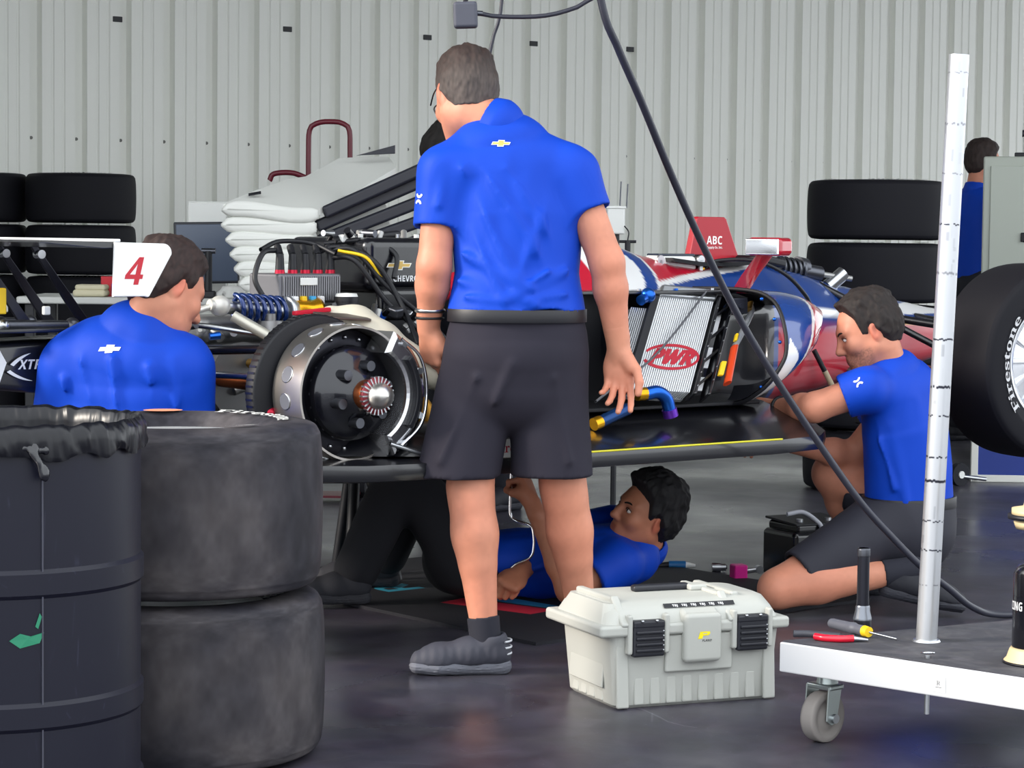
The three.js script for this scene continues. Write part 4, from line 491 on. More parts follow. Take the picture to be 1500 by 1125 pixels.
// ---------------------------------------------------------------- cart with its pole, tools on it
{
  const t = thing('equipment_cart', 'low white-edged cart with black top, caster and upright metal pole', 'cart', [0.632, 0, -5.525]);
  const e1 = V(0.743, 0, 0.669), e2 = V(0.872, 0, -0.49), pt = (a, b) => [e1.x * a + e2.x * b, -(e1.z * a + e2.z * b)];
  const deckO = [pt(0, 0), pt(1.2, 0), pt(1.2, 1.1), pt(0, 1.1)], ex = (pts, d, y, bev) => { const g = extrude(pts, d, bev); g.rotateX(-Math.PI / 2); g.translate(0, y, 0); return g; };
  part('deck', ex(deckO, 0.07, 0.206, 0.003), std('#c4c6ca', 0.4), t, 'white painted deck frame');
  const inset = [pt(0.004, 0.004), pt(1.19, 0.004), pt(1.19, 1.09), pt(0.004, 1.09)]; const rr = rng(8), top = canvasTex(512, 512, (x, w, h) => { x.fillStyle = '#3b3b42'; x.fillRect(0, 0, w, h); for (let k = 0; k < 1500; k++) { x.fillStyle = `rgba(${rr() < 0.5 ? '30,30,36' : '120,118,118'},${0.04 + rr() * 0.08})`; x.beginPath(); x.ellipse(rr() * w, rr() * h, 4 + rr() * 30, 2 + rr() * 10, rr() * 3, 0, 7); x.fill(); } x.strokeStyle = 'rgba(140,138,136,0.35)'; x.lineWidth = 3; x.beginPath(); x.arc(150, 260, 90, 0, 7); x.stroke(); });
  top.wrapS = top.wrapT = THREE.RepeatWrapping; part('rubber_top', ex(inset, 0.004, 0.2425, 0), std('#ffffff', 0.8, 0, { map: top }), t, 'scuffed black rubber top');
  const pm = canvasTex(64, 1024, (x, w, h) => { x.fillStyle = '#c2c4c8'; x.fillRect(0, 0, w, h); const q = rng(3); for (const y of [0.03, 0.115, 0.2, 0.285, 0.367, 0.48, 0.56, 0.61, 0.68, 0.72, 0.79, 0.84, 0.9]) { x.fillStyle = q() < 0.45 ? '#2b2c36' : '#8b8c92'; const th = 1.5 + q() * 3; for (let k = 0; k < 32; k++) if (q() < 0.75) x.fillRect(k * 2, y * h + (q() - 0.5) * 3, 2, th); } for (let k = 0; k < 90; k++) { x.fillStyle = `rgba(90,90,98,${q() * 0.3})`; x.fillRect(q() * w, q() * h, 1 + q() * 3, 4 + q() * 20); } });
  const pole = part('pole', rod([0.343, 0.243, -0.013], [0.389, 1.607, -0.013], 0.0245, 0.0235, 40), std('#ffffff', 0.36, 0.75, { map: pm }), t, 'bare aluminium pole scribed with dark rings'); part('pole_flange', cyl(0.034, 0.03, 0.006, 0.343, 0.246, -0.013), M.alu, t);
  const pin = part('locking_pin', rod([0.307, 0.25, 0.215], [0.307, 0.118, 0.215], 0.006), M.steel, t); part('pull_ring', new THREE.TorusGeometry(0.014, 0.0022, 8, 28).rotateX(1.35).translate(0.307, 0.256, 0.215), M.chrome, pin);
  // small sticker on the near edge
  const st = part('sticker', new THREE.PlaneGeometry(0.036, 0.036), std('#ffffff', 0.5, 0, { map: canvasTex(64, 64, (x) => { x.fillStyle = '#f4f4f2'; x.fillRect(0, 0, 64, 64); x.fillStyle = '#44464e'; x.font = 'bold 26px serif'; x.fillText('R', 22, 38); x.fillRect(18, 44, 28, 3); }) }), t); const nn = V(-e1.z, 0, e1.x); st.position.set(e1.x * 0.43 + nn.x * 0.001, 0.2, e1.z * 0.43 + nn.z * 0.001); st.rotation.y = Math.atan2(nn.x, nn.z);
  // caster
  const c = part('caster_plate', box(0.1, 0.008, 0.085, 0.125, 0.167, -0.05, 0, 0.7), M.alu, t), ca = 0.75, cx = 0.118, cz = -0.045, at = (g) => { g.rotateY(ca); g.translate(cx, 0, cz); return g; };
  part('fork', at(merge([cyl(0.026, 0.022, 0.03, 0, 0.15, 0), rbox(0.05, 0.012, 0.075, 0.004, -0.008, 0.132, 0), ...[-1, 1].map((s) => place(extrude([[-0.024, 0.075], [0.024, 0.075], [0.006, -0.012], [-0.012, -0.016], [-0.03, -0.004]], 0.004, 0.001), -0.012, 0.06, s * 0.033))])), std('#aeb6b4', 0.35, 0.8), c);
  const wh = part('caster_wheel', at(lathe([[0.02, -0.02], [0.046, -0.021], [0.058, -0.019], [0.06, -0.012], [0.06, 0.012], [0.058, 0.019], [0.046, 0.021], [0.04, 0.014], [0.03, 0.014], [0.02, 0.022], [0.008, 0.024], [0.008, -0.024], [0.02, -0.02]], 48, -0.016, 0.06, 0, Math.PI / 2)), std('#8d8783', 0.75), c, 'worn grey caster wheel'); part('axle_bolt', at(cyl(0.011, 0.011, 0.085, -0.016, 0.06, 0, Math.PI / 2)), M.steel, wh);
  for (const [a, b] of [[1.08, 0.12], [1.08, 0.98], [0.12, 0.98]]) { const q = pt(a, b), w = part('caster_wheel', lathe([[0.01, -0.02], [0.056, -0.02], [0.06, -0.012], [0.06, 0.012], [0.056, 0.02], [0.01, 0.02]], 32, q[0], 0.06, -q[1], Math.PI / 2), std('#8d8783', 0.75), t); part('fork', box(0.05, 0.12, 0.06, q[0], 0.115, -q[1]), M.alu, w); }
  // things on the cart
  const fl = thing('flashlight', 'black metal flashlight standing on its head on the cart', 'flashlight', [0.845, 0.2445, -5.674]); part('tube', lathe([[0.0, 0.2], [0.0125, 0.2], [0.0145, 0.197], [0.0145, 0.075], [0.0155, 0.06], [0.0148, 0.05], [0.0165, 0.046], [0.021, 0.03], [0.021, 0.004], [0.019, 0], [0, 0]], 32), std('#23242d', 0.32, 0.6), fl); part('tail_cap', lathe([[0, 0.2], [0.0145, 0.2], [0.0155, 0.196], [0.0155, 0.182], [0.0145, 0.18]], 32), M.darkSteel, fl); part('head_band', lathe([[0.0158, 0.062], [0.0175, 0.058], [0.0175, 0.05], [0.0218, 0.032], [0.0218, 0.027]], 32), std('#7c8088', 0.3, 0.9), fl);
  const a0 = [0.776, 0.259, -5.69], a1 = [0.842, 0.259, -5.575], a2 = [0.905, 0.25, -5.53], sd = thing('screwdriver', 'grey and yellow handled screwdriver lying across the pliers', 'screwdriver', [0.8, 0.2445, -5.62]), rel = (p) => [p[0] - 0.8, p[1] - 0.2445, p[2] + 5.62];
  part('handle', off(net([cap(a0, mm(a0, a1, 0.6), 0.0125, 0.0135, 0.01), cap(mm(a0, a1, 0.6), mm(a0, a1, 0.92), 0.0115, 0.013, 0.008)], 0.0025, around([a0, a1], 0.03)), [0.8, 0.2445, -5.62]), std('#5c5d66', 0.5), sd); part('handle_end', rod(rel(mm(a0, a1, 0.92)), rel(mm(a0, a1, 1.05)), 0.0135, 0.0125), M.yellow, sd, 'yellow collar'); part('shaft', rod(rel(a1), rel(a2), 0.003), M.steel, sd);
  const pl = thing('pliers', 'pliers with one red and one dark handle lying on the cart', 'pliers', [0.73, 0.2445, -5.56]), rp = (x, y, z) => [x - 0.73, y - 0.2445, z + 5.56];
  part('red_handle', tube([rp(0.715, 0.253, -5.535), rp(0.735, 0.253, -5.515), rp(0.77, 0.253, -5.505), rp(0.8, 0.253, -5.512)], 0.0085, 24, 12), phys('#d3122f', 0.3, { clearcoat: 0.5 }), pl, 'glossy red grip'); part('dark_handle', tube([rp(0.668, 0.253, -5.572), rp(0.7, 0.253, -5.572), rp(0.74, 0.253, -5.555), rp(0.775, 0.253, -5.54)], 0.0085, 24, 12), std('#3c3d45', 0.5), pl); part('jaws', [rod(rp(0.79, 0.252, -5.518), rp(0.835, 0.25, -5.512), 0.009, 0.003), rod(rp(0.77, 0.252, -5.542), rp(0.8, 0.252, -5.515), 0.008, 0.01)], M.steel, pl);
  // air jack standing at the cart's far corner
  const aj = thing('air_jack', 'black cylinder with cream base flange and cream collar standing on the cart', 'jack', [1.17, 0.2445, -5.262]);
  part('cylinder', lathe([[0, 0.225], [0.02, 0.225], [0.042, 0.218], [0.052, 0.2], [0.053, 0.03], [0.0, 0.03]], 40), M.blackGloss, aj); part('base_flange', lathe([[0, 0], [0.068, 0], [0.07, 0.006], [0.064, 0.012], [0.058, 0.03], [0.054, 0.036], [0, 0.036]], 40), std('#cdb98f', 0.5), aj); part('base_ring', lathe([[0.06, 0], [0.072, 0], [0.072, 0.006], [0.06, 0.006]], 40), M.black, aj);
  part('rod', rod([0, 0.22, 0], [0, 0.62, 0], 0.014), M.darkSteel, aj); part('collar', lathe([[0.014, 0.3], [0.05, 0.3], [0.055, 0.315], [0.04, 0.325], [0.06, 0.33], [0.06, 0.345], [0.035, 0.35], [0.03, 0.375], [0.014, 0.38]], 40), std('#cdb98f', 0.5), aj); part('upper_tube', rod([0, 0.375, 0], [0, 0.46, 0], 0.03), M.blackGloss, aj); part('collar_ring', lathe([[0.058, 0.322], [0.068, 0.322], [0.068, 0.332], [0.058, 0.332]], 40), M.black, aj);
  const lt = part('lettering', new THREE.CylinderGeometry(0.0535, 0.0535, 0.045, 40, 1, true, -2.2, 1.5), new THREE.MeshStandardMaterial({ map: canvasTex(256, 96, (x) => { x.clearRect(0, 0, 256, 96); x.fillStyle = '#d6d8dc'; x.font = 'bold 58px sans-serif'; x.fillText('RACING', 14, 68); }), alphaTest: 0.5, roughness: 0.5 }), aj); lt.position.y = 0.13;
}
// ---------------------------------------------------------------- hoses, cables, mat and small things on the floor
{
  const hp = [[0.0, 5.19, -6.3], [0.06, 3.6, -6.33], [0.15, 2.2, -6.36], [0.225, 1.807, -6.4], [0.274, 1.685, -6.45], [0.345, 1.546, -6.55], [0.442, 1.347, -6.7], [0.54, 1.157, -6.82], [0.651, 0.96, -6.93], [0.761, 0.789, -7], [0.915, 0.572, -7.08], [1.048, 0.395, -7.13], [1.159, 0.277, -7.17], [1.248, 0.191, -7.2], [1.342, 0.118, -7.25], [1.43, 0.05, -7.32], [1.54, 0.012, -7.42], [1.8, 0.01, -7.5], [2.3, 0.01, -7.3]];
  meta(part('air_hose', tube(hp, 0.0105, 260, 12), std('#2b2c38', 0.45), scene), 'thick black air hose hanging from the roof down to the floor', 'hose');
  const jb = thing('junction_box', 'small dark grey plug box hanging overhead on its cable', 'electrical box', [-0.147, 1.78, -7]); part('housing', rbox(0.07, 0.076, 0.05, 0.01, 0, 0.038, 0, 0, 0, 0.04), std('#4a4c58', 0.6), jb); part('gland', rod([0.034, 0.044, 0], [0.05, 0.043, 0], 0.008), M.darkSteel, jb); part('hanging_cord', tube([[0, 0.076, 0], [0.005, 0.5, 0], [0, 3.41, 0]], 0.007, 20, 8), M.rubber, jb);
  meta(part('power_cable', tube([[-0.099, 1.822, -7], [-0.05, 1.815, -7], [0.068, 1.817, -7], [0.15, 1.835, -7], [0.21, 1.866, -7], [0.33, 1.98, -7], [0.5, 2.6, -7], [0.6, 5.19, -7]], 0.0065, 120, 8), std('#2b2c38', 0.5), scene), 'black cable looping out of the overhead plug box', 'cable');
  meta(part('power_cable', tube([[0.05, 5.19, -7.5], [-0.02, 2.4, -7.42], [-0.044, 1.902, -7.4], [-0.064, 1.81, -7.4], [-0.084, 1.714, -7.4], [-0.12, 1.5, -7.42], [-0.2, 1.2, -7.5], [-0.25, 1.03, -7.55]], 0.0055, 120, 8), std('#2b2c38', 0.5), scene), 'thin black cable dropping behind the standing man', 'cable');
  // printed floor mat, square with the car
  const cs = Math.cos(40 * Math.PI / 180), sn = Math.sin(40 * Math.PI / 180), mt = canvasTex(1024, 1024, (x, w, h) => { x.fillStyle = '#14141f'; x.fillRect(0, 0, w, h); const q = rng(12); for (let k = 0; k < 9000; k++) { x.fillStyle = `rgba(${q() < 0.5 ? '40,42,58' : '8,8,14'},0.5)`; x.fillRect(q() * w, q() * h, 2, 2); }
    const U = (u) => (u - 0.66) / 1.44 * w, Wv = (v) => (0.74 - v) / 1.64 * h; x.save(); x.translate(U(0.97), Wv(0.2)); x.fillStyle = '#2a9ab8'; x.font = 'bold 150px sans-serif'; x.rotate(-Math.PI / 2); x.fillText('RO', -60, 60); x.restore();
    x.fillStyle = '#d8203e'; x.beginPath(); x.moveTo(U(0.9), Wv(-0.15)); x.lineTo(U(1.02), Wv(-0.12)); x.lineTo(U(1.1), Wv(-0.48)); x.lineTo(U(0.98), Wv(-0.5)); x.fill(); x.fillStyle = '#2f9fd0'; x.beginPath(); x.moveTo(U(1.04), Wv(-0.12)); x.lineTo(U(1.14), Wv(-0.14)); x.lineTo(U(1.16), Wv(-0.44)); x.lineTo(U(1.11), Wv(-0.46)); x.fill(); x.strokeStyle = '#2a9ab8'; x.lineWidth = 16; x.beginPath(); x.ellipse(U(1.84), Wv(0.1), 44, 62, 0, 0, 7); x.stroke(); x.fillStyle = '#d8b02e'; x.beginPath(); x.arc(U(1.81), Wv(0.17), 17, 0, 7); x.fill(); });
  const mg = new THREE.BoxGeometry(1.44, 0.01, 1.64), mo = thing('floor_mat', 'black rubber floor mat printed with cyan letters and a red flash', 'mat', [-0.904, 0, -6.973], 40 * Math.PI / 180); part('rubber_sheet', mg.translate(0.66 + 0.72, 0.005, -0.08), [0, 1, 2, 3, 4, 5].map((i) => i === 2 ? std('#ffffff', 0.75, 0, { map: mt }) : std('#15151f', 0.8)), mo);
  // hand crank wrench held by the lying man
  const wr = thing('speed_wrench', 'bright steel crank-handled wrench held upright by the lying man', 'wrench', [0.0, 0.07, -7.5]), wp = [[0.004, 0.47, 0], [0.0, 0.35, 0], [-0.002, 0.245, 0], [0.004, 0.222, 0], [0.02, 0.211, 0.005], [0.055, 0.203, 0.02], [0.07, 0.19, 0.025], [0.075, 0.15, 0.025], [0.072, 0.115, 0.025], [0.06, 0.095, 0.02], [0.02, 0.075, 0.005], [0.0, 0.055, 0], [-0.005, 0.02, 0], [-0.005, -0.01, 0]];
  part('crank_rod', tube(wp, 0.0045, 120, 10, 0.35), M.chrome, wr); part('socket', rod([0.004, 0.44, 0], [0.004, 0.485, 0], 0.011), M.steel, wr); part('grip', rod([-0.005, -0.012, 0], [-0.005, 0.03, 0], 0.01), M.steel, wr);
  // battery box, pink block, bottle, bolt behind the kneeling man
  const bb = thing('battery_box', 'black battery box with grey cable beside the kneeling man', 'box', [1.04, 0, -8.32], 0.5); part('case', [rbox(0.25, 0.17, 0.2, 0.02, 0, 0.085, 0), rbox(0.23, 0.03, 0.18, 0.01, 0.01, 0.18, 0)], M.blackGloss, bb); part('lid_edge', rbox(0.24, 0.008, 0.19, 0.003, 0.005, 0.199, 0, 0.06), M.black, bb); for (const x of [-0.07, 0.05]) part('terminal', cyl(0.012, 0.012, 0.02, x, 0.2, 0.05), M.steel, bb); part('lead', tube([[-0.13, 0.23, 0.06], [-0.07, 0.235, 0.07], [-0.02, 0.2, 0.09], [-0.01, 0.17, 0.11]], 0.008, 24, 8), std('#b9bcc6', 0.5), bb);
  const pb = thing('magenta_block', 'small magenta plastic block with a metal clip on the floor', 'block', [0.79, 0, -8.2], 0.3); part('block_body', rbox(0.05, 0.055, 0.05, 0.006, 0, 0.0275, 0), std('#d4128a', 0.45), pb); part('clip', [rod([0.026, 0.03, 0], [0.07, 0.035, 0.0], 0.009), cyl(0.014, 0.014, 0.02, 0.075, 0.035, 0, Math.PI / 2)], M.steel, pb);
  const bt = thing('small_torch', 'small blue and white hand tool lying on the floor', 'tool', [0.61, 0, -8.45]); part('blue_body', rod([-0.045, 0.016, 0.0], [0.015, 0.016, 0], 0.015), std('#1f6fb0', 0.4), bt); part('white_tip', rod([0.015, 0.016, 0], [0.05, 0.014, 0], 0.012, 0.006), M.whitePlastic, bt); part('black_grip', rod([-0.1, 0.013, 0.01], [-0.045, 0.016, 0], 0.009, 0.012), M.black, bt);
  const sc = thing('steel_socket', 'single steel socket lying by the magenta block', 'socket', [0.73, 0.0, -8.4]); part('barrel', [cyl(0.017, 0.017, 0.03, 0, 0.017, 0, 0, 0, Math.PI / 2), cyl(0.013, 0.013, 0.02, 0.024, 0.017, 0, 0, 0, Math.PI / 2)], M.steel, sc); part('drive_hole', cyl(0.007, 0.007, 0.004, 0.036, 0.017, 0, 0, 0, Math.PI / 2), M.black, sc);
}
// ---------------------------------------------------------------- the race car, raised on stands: x forward, y up, z to its right-hand side
{
  const car = thing('race_car', 'red white and blue open-wheel race car on stands with its engine and sidepod uncovered', 'race car', [-0.904, 0, -6.973], 40 * Math.PI / 180);
  const carbon = phys('#0c0d14', 0.35, { clearcoat: 0.7, clearcoatRoughness: 0.12 }), matt = std('#0e0f16', 0.6), wire = std('#14151b', 0.5), duct = std('#d9d3c0', 0.5), cast = std('#8f8f90', 0.45, 0.8);
  const RED = [0.5, 0.008, 0.03], BLUE = [0.008, 0.05, 0.25], WHITE = [0.8, 0.8, 0.8], BLACK = [0.008, 0.009, 0.014], YEL = [0.7, 0.6, 0.02];
  const P = (n, g, m, p = car, l) => part(n, g, m, p, l);
  const plane = (w, h, tex, x, y, z, rx = 0, ry = 0, rz = 0) => [place(new THREE.PlaneGeometry(w, h), x, y, z, rx, ry, rz), new THREE.MeshStandardMaterial({ map: tex, alphaTest: 0.5, roughness: 0.35, side: THREE.DoubleSide })];
  const coloured = (g, fn) => { const p = g.attributes.position, c = []; for (let i = 0; i < p.count; i++) c.push(...fn(p.getX(i), p.getY(i), p.getZ(i))); g.setAttribute('color', new THREE.Float32BufferAttribute(c, 3)); return g; };
  const paint = phys('#ffffff', 0.28, { vertexColors: true, clearcoat: 0.9, clearcoatRoughness: 0.06 });
  // floor with its raised sills
  const sec = (k, dv = 0) => [[0.86, 0.52], [0.897, 0.526], [0.905, 0.545], [0.9, 0.569], [0.86, 0.588], [0.78, 0.61], [0.66, 0.645], [0.45, 0.66], [-0.45, 0.66], [-0.66, 0.645], [-0.78, 0.61], [-0.86, 0.588], [-0.9, 0.569], [-0.905, 0.545], [-0.897, 0.526], [-0.86, 0.52]].map(([w, v]) => [w * k, v + dv]);
  const low = (r) => r.map(([u, v, w]) => [u, v > 0.57 ? 0.57 + (v - 0.57) * clamp((u - 0.1) / 0.5, 0.12, 1) : v, w]), fr = [[-0.35, 0.72, 0.0], [-0.2, 0.86, 0.0], [-0.05, 0.97, 0], [0.1, 1, 0], [0.35, 1, 0], [0.6, 1, 0], [1.0, 1, 0], [1.5, 1, 0], [1.68, 0.99, 0.004], [1.76, 0.93, 0.012]].map(([u, k, dv]) => low(sec(k, dv).map(([w, v]) => [u, v, w])));
  const fl = P('floor_panel', ssmooth(skin(fr), 0.7), carbon, car, 'glossy black carbon floor and sill'); P('yellow_edge', rod([0.68, 0.5705, 0.901], [1.5, 0.5705, 0.901], 0.003), std('#d8d028', 0.35), fl);
  P('tyre_maker_sticker', ...plane(0.15, 0.05, canvasTex(384, 128, (x) => { x.fillStyle = '#f2f2f0'; x.fillRect(0, 0, 384, 128); x.fillStyle = '#c8102e'; x.font = 'bold 84px serif'; x.fillText('Firestone', 14, 94); }), 0.435, 0.597, 0.906, 0, 0, 0), fl);
  // tub and nose
  const prof = [[0.7, 0.34, 0.62, 1.1], [1.05, 0.4, 0.6, 1.14], [1.3, 0.41, 0.6, 1.165], [1.45, 0.4, 0.6, 1.155], [1.58, 0.39, 0.6, 1.125], [1.7, 0.385, 0.6, 1.102], [1.85, 0.38, 0.6, 1.092], [1.97, 0.37, 0.6, 1.095], [2.1, 0.34, 0.61, 1.105], [2.3, 0.3, 0.63, 1.075], [2.6, 0.25, 0.67, 1.02], [2.9, 0.21, 0.71, 0.965], [3.2, 0.175, 0.75, 0.925], [3.5, 0.13, 0.78, 0.895], [3.7, 0.05, 0.82, 0.86]];
  const at = (u) => { let i = 0; while (i + 2 < prof.length && u > prof[i + 1][0]) i++; const a = prof[i], b = prof[i + 1], t = clamp((u - a[0]) / (b[0] - a[0]), 0, 1), s = t * t * (3 - 2 * t) * 0.4 + t * 0.6; return [1, 2, 3].map((k) => lerp(a[k], b[k], s)); };
  const rings = []; for (let k = 0; k <= 400; k++) { const u = 0.7 + 3 * k / 400, [hw, lo, hi] = at(u), c = (lo + hi) / 2, hh = (hi - lo) / 2, e = 0.42; rings.push(Array.from({ length: 180 }, (_, i) => { const a = i / 180 * 2 * Math.PI, cx = Math.cos(a), sy = Math.sin(a), v = Math.sign(sy) * Math.abs(sy) ** e, sq = v > 0.3 ? 1 - 0.28 * smooth(0.3, 1, v) : 1; return [u, c + hh * v, hw * sq * Math.sign(cx) * Math.abs(cx) ** e]; })); }
  const liveryAndHighlight = (u, v, w) => {
    if (u < 2.02 && v < 1.0) return BLACK; if (u > 2.05 && v < 0.885) return v > 0.878 ? YEL : RED; if (u > 2.14) return v > 0.93 + 0.02 * Math.sin(u * 9) ? BLUE : v > 0.91 ? WHITE : BLUE;  // white band on the blue nose is a highlight put into the colour
    const ed = 1.47 + 0.05 * Math.sin((v - 1.0) * 18), line = 1.018 + (u - 1.47) * 0.1; if (u < ed - 0.075) { if (u < 1.36 && u > 1.28 && v > 1.03 && v < 1.12 && Math.sin(u * 120 + v * 60) > 0.2) return RED; return u < 1.22 ? RED : WHITE; } if (u < ed - 0.012) return BLUE; if (u < ed + 0.004) return WHITE;
    if (v > line + 0.017) return RED; if (v > line) return WHITE; return BLUE; };
  const tub = P('tub', coloured(skin(rings).toNonIndexed(), liveryAndHighlight), paint, car, 'glossy painted tub and nose');
  P('cockpit_rim', ssmooth(skin([1.66, 1.8, 1.96, 2.04].map((u) => { const [hw, , hi] = at(u); return [[u, hi - 0.01, hw * 0.66], [u, hi + 0.004, hw * 0.62], [u, hi + 0.004, -hw * 0.62], [u, hi - 0.01, -hw * 0.66]]; })), 0.4), matt, tub); P('steering_wheel', [rbox(0.03, 0.1, 0.24, 0.012, 1.93, 1.075, 0, 0, 0, 0.4)], M.black, tub);  // black slab laid on the tub stands in for the dark cockpit cavity
  for (const s of [1, -1]) { const h = P('headrest', [rbox(0.17, 0.07, 0.09, 0.02, 1.715, 1.085, s * 0.17, 0, s * -0.1)], M.whitePlastic, tub, 'white padded headrest'); P('headrest_trim', rbox(0.15, 0.01, 0.07, 0.004, 1.72, 1.121, s * 0.17, 0, s * -0.1), M.screen, h); for (const du of [-0.095, 0.09]) P('headrest_bracket', [cyl(0.016, 0.016, 0.008, 1.715 + du, 1.105, s * 0.225, Math.PI / 2), box(0.014, 0.05, 0.008, 1.715 + du, 1.08, s * 0.225)], M.alu, h); }
  P('brass_fitting', [cyl(0.01, 0.01, 0.02, 1.825, 1.07, 0.21)], M.gold, tub);
  P('harness_loop', tube([[1.84, 1.06, 0.2], [1.87, 1.1, 0.22], [1.98, 1.105, 0.3], [2.1, 1.06, 0.33], [2.2, 0.99, 0.33], [2.26, 0.95, 0.3]], 0.007, 48, 8), wire, tub);
  // centre fin with sponsor lettering
  const fin = P('sponsor_fin', extrude([[1.95, 1.08], [2.22, 1.08], [2.2, 1.11], [2.135, 1.245], [2.125, 1.252], [2.0, 1.252], [1.992, 1.246]], 0.03, 0.005), std('#a80b24', 0.35), car, 'red fin lettered ABC'); P('fin_lettering', ...plane(0.11, 0.055, canvasTex(256, 128, (x) => { x.clearRect(0, 0, 256, 128); x.fillStyle = '#f4f4f4'; x.font = 'bold 92px sans-serif'; x.fillText('ABC', 18, 82); x.font = 'bold 25px sans-serif'; x.fillText('Supply Co. Inc.', 22, 116); }), 2.085, 1.165, 0.0162), fin);
  // mirror
  const mir = P('mirror', rbox(0.09, 0.06, 0.13, 0.018, 1.815, 1.153, 0.53, 0, 0.25), phys('#b00f28', 0.2, { clearcoat: 1, clearcoatRoughness: 0.05 }), car, 'red mirror housing'); P('mirror_glass', rbox(0.008, 0.052, 0.122, 0.012, 1.768, 1.153, 0.542, 0, 0.25), M.chrome, mir); P('mirror_stalk', ssmooth(skin([[1.79, 1.0, 0.42], [1.81, 1.06, 0.45], [1.83, 1.13, 0.5]].map(([u, v, w]) => [[u - 0.04, v, w], [u, v, w + 0.016], [u + 0.04, v, w], [u, v, w - 0.016]])), 1.2), phys('#b00f28', 0.2, { clearcoat: 1 }), mir);
  // front dampers and links over the footwell
  const fd = P('front_damper', [rod([2.3, 1.085, 0.08], [2.5, 1.055, 0.12], 0.028), cyl(0.035, 0.035, 0.04, 2.42, 1.08, 0.1, 0, 0, 1.4), ...[0, 1, 2, 3, 4].map((k) => new THREE.TorusGeometry(0.033, 0.006, 8, 20).rotateY(Math.PI / 2 - 0.2).translate(2.33 + k * 0.022, 1.082 - k * 0.003, 0.088 + k * 0.004))], M.darkSteel, car, 'dark steel dampers over the footwell'); P('reservoir', [rod([2.52, 1.01, 0.14], [2.58, 1.06, 0.16], 0.026)], M.steel, fd); P('link', [rod([2.25, 1.09, 0.02], [2.6, 1.04, 0.18], 0.01)], M.castAlu, fd); P('damper_cover', rbox(0.1, 0.03, 0.16, 0.01, 2.22, 1.1, 0.1, 0, 0, -0.15), M.black, fd);
  for (const [a, b, r] of [[[2.55, 0.93, 0.2], [2.74, 0.86, 0.72], 0.014], [[2.95, 0.9, 0.18], [2.78, 0.86, 0.72], 0.014], [[2.5, 0.72, 0.22], [2.72, 0.68, 0.72], 0.014], [[2.95, 0.72, 0.18], [2.78, 0.68, 0.72], 0.014], [[2.45, 1.02, 0.16], [2.74, 0.72, 0.7], 0.012]]) P('front_wishbone', rod(a, b, r), carbon, car);
  for (const [a, b] of [[[2.25, 0.8, 0.33], [2.31, 0.68, 0.36]]]) P('jack_point', [rod(a, mm(a, b, 0.6), 0.009)], M.black, car), P('jack_point_tip', rod(mm(a, b, 0.6), b, 0.01), std('#b5a88c', 0.5), car);
  // front wheel, still fitted
  const fw = new THREE.Group(); fw.name = 'front_wheel'; fw.userData.label = 'fitted front slick tyre with white lettering'; car.add(fw); fw.position.set(2.76, 0.777, 0.86); fw.rotation.set(Math.PI / 2, -0.14, 0, 'YXZ'); tyreInto(fw, 0.328, 0.28, 0.195, blackRub, wordTex, { rimMat: std('#e2e4e8', 0.25, 0.7) });
  for (let k = 0; k < 10; k++) { const s = part('wheel_spoke', rbox(0.15, 0.02, 0.022, 0.008, 0.105, 0.03, 0, 0, 0, -0.1), std('#e2e4e8', 0.25, 0.7), fw); s.rotation.y = k * Math.PI / 5; } part('wheel_nut', lathe([[0, 0.09], [0.02, 0.085], [0.035, 0.06], [0.04, 0.02]], 24), M.blueAnod, fw);
  // sidepod inlet cowl: an open shell, painted outside, black inside
  const path = [[0.34, 1.016, 1.66, 1.98], [0.45, 1.018, 1.655, 1.97], [0.57, 1.017, 1.65, 1.95], [0.66, 1.008, 1.645, 1.92], [0.73, 0.985, 1.63, 1.88], [0.775, 0.95, 1.615, 1.845], [0.805, 0.905, 1.603, 1.81], [0.82, 0.86, 1.597, 1.785], [0.822, 0.815, 1.59, 1.75], [0.81, 0.77, 1.57, 1.71], [0.785, 0.73, 1.553, 1.67], [0.745, 0.695, 1.54, 1.635], [0.69, 0.668, 1.535, 1.61], [0.6, 0.655, 1.53, 1.6]];
  const pc = new THREE.CatmullRomCurve3(path.map(([w, v]) => V(w, v, 0))), pu = (t, k) => { const f = t * (path.length - 1), i = Math.min(Math.floor(f), path.length - 2); return lerp(path[i][k], path[i + 1][k], f - i); };
  const cowl = (ins) => { const R = []; for (let i = 0; i <= 60; i++) R.push(Array.from({ length: 141 }, (_, j) => { const t = j / 140, p = pc.getPoint(t), n = pc.getTangent(t), s = i / 60, u = lerp(pu(t, 2), pu(t, 3), s), sq = ins + 0.05 * s * s * s; return [u, p.y - n.x * sq * -1 * -1, p.x + n.y * sq]; })); return R; };
  const co = P('sidepod_cowl', coloured(skin(cowl(0), false, false).toNonIndexed(), (u, v, w) => { const t = clamp((1.02 - v) / 0.36, 0, 1), f = (u - lerp(1.65, 1.54, t)) / lerp(0.27, 0.08, t); if (v < 0.88 && f < 0.38 * smooth(0.88, 0.8, v) + 0.06 && f > 0.05) return WHITE; return f < 0.62 ? BLUE : f < 0.7 ? WHITE : RED; }), phys('#ffffff', 0.25, { vertexColors: true, clearcoat: 1, clearcoatRoughness: 0.05, side: THREE.DoubleSide }), car, 'painted sidepod inlet cowl'); P('cowl_lining', skin(cowl(0.009), false, false), std('#15161d', 0.5, 0, { side: THREE.DoubleSide }), co);
  const lip = path.map(([w, v, u]) => [u, v, w]); P('cowl_edge', tube(lip, 0.006, 90, 8), matt, co); for (const [u, v, w] of [[1.6, 0.93, 0.775], [1.6, 0.86, 0.8], [1.56, 0.72, 0.76], [1.63, 0.99, 0.69]]) P('cowl_fastener', sph(0.006, u - 0.012, v, w), M.blueAnod, co);
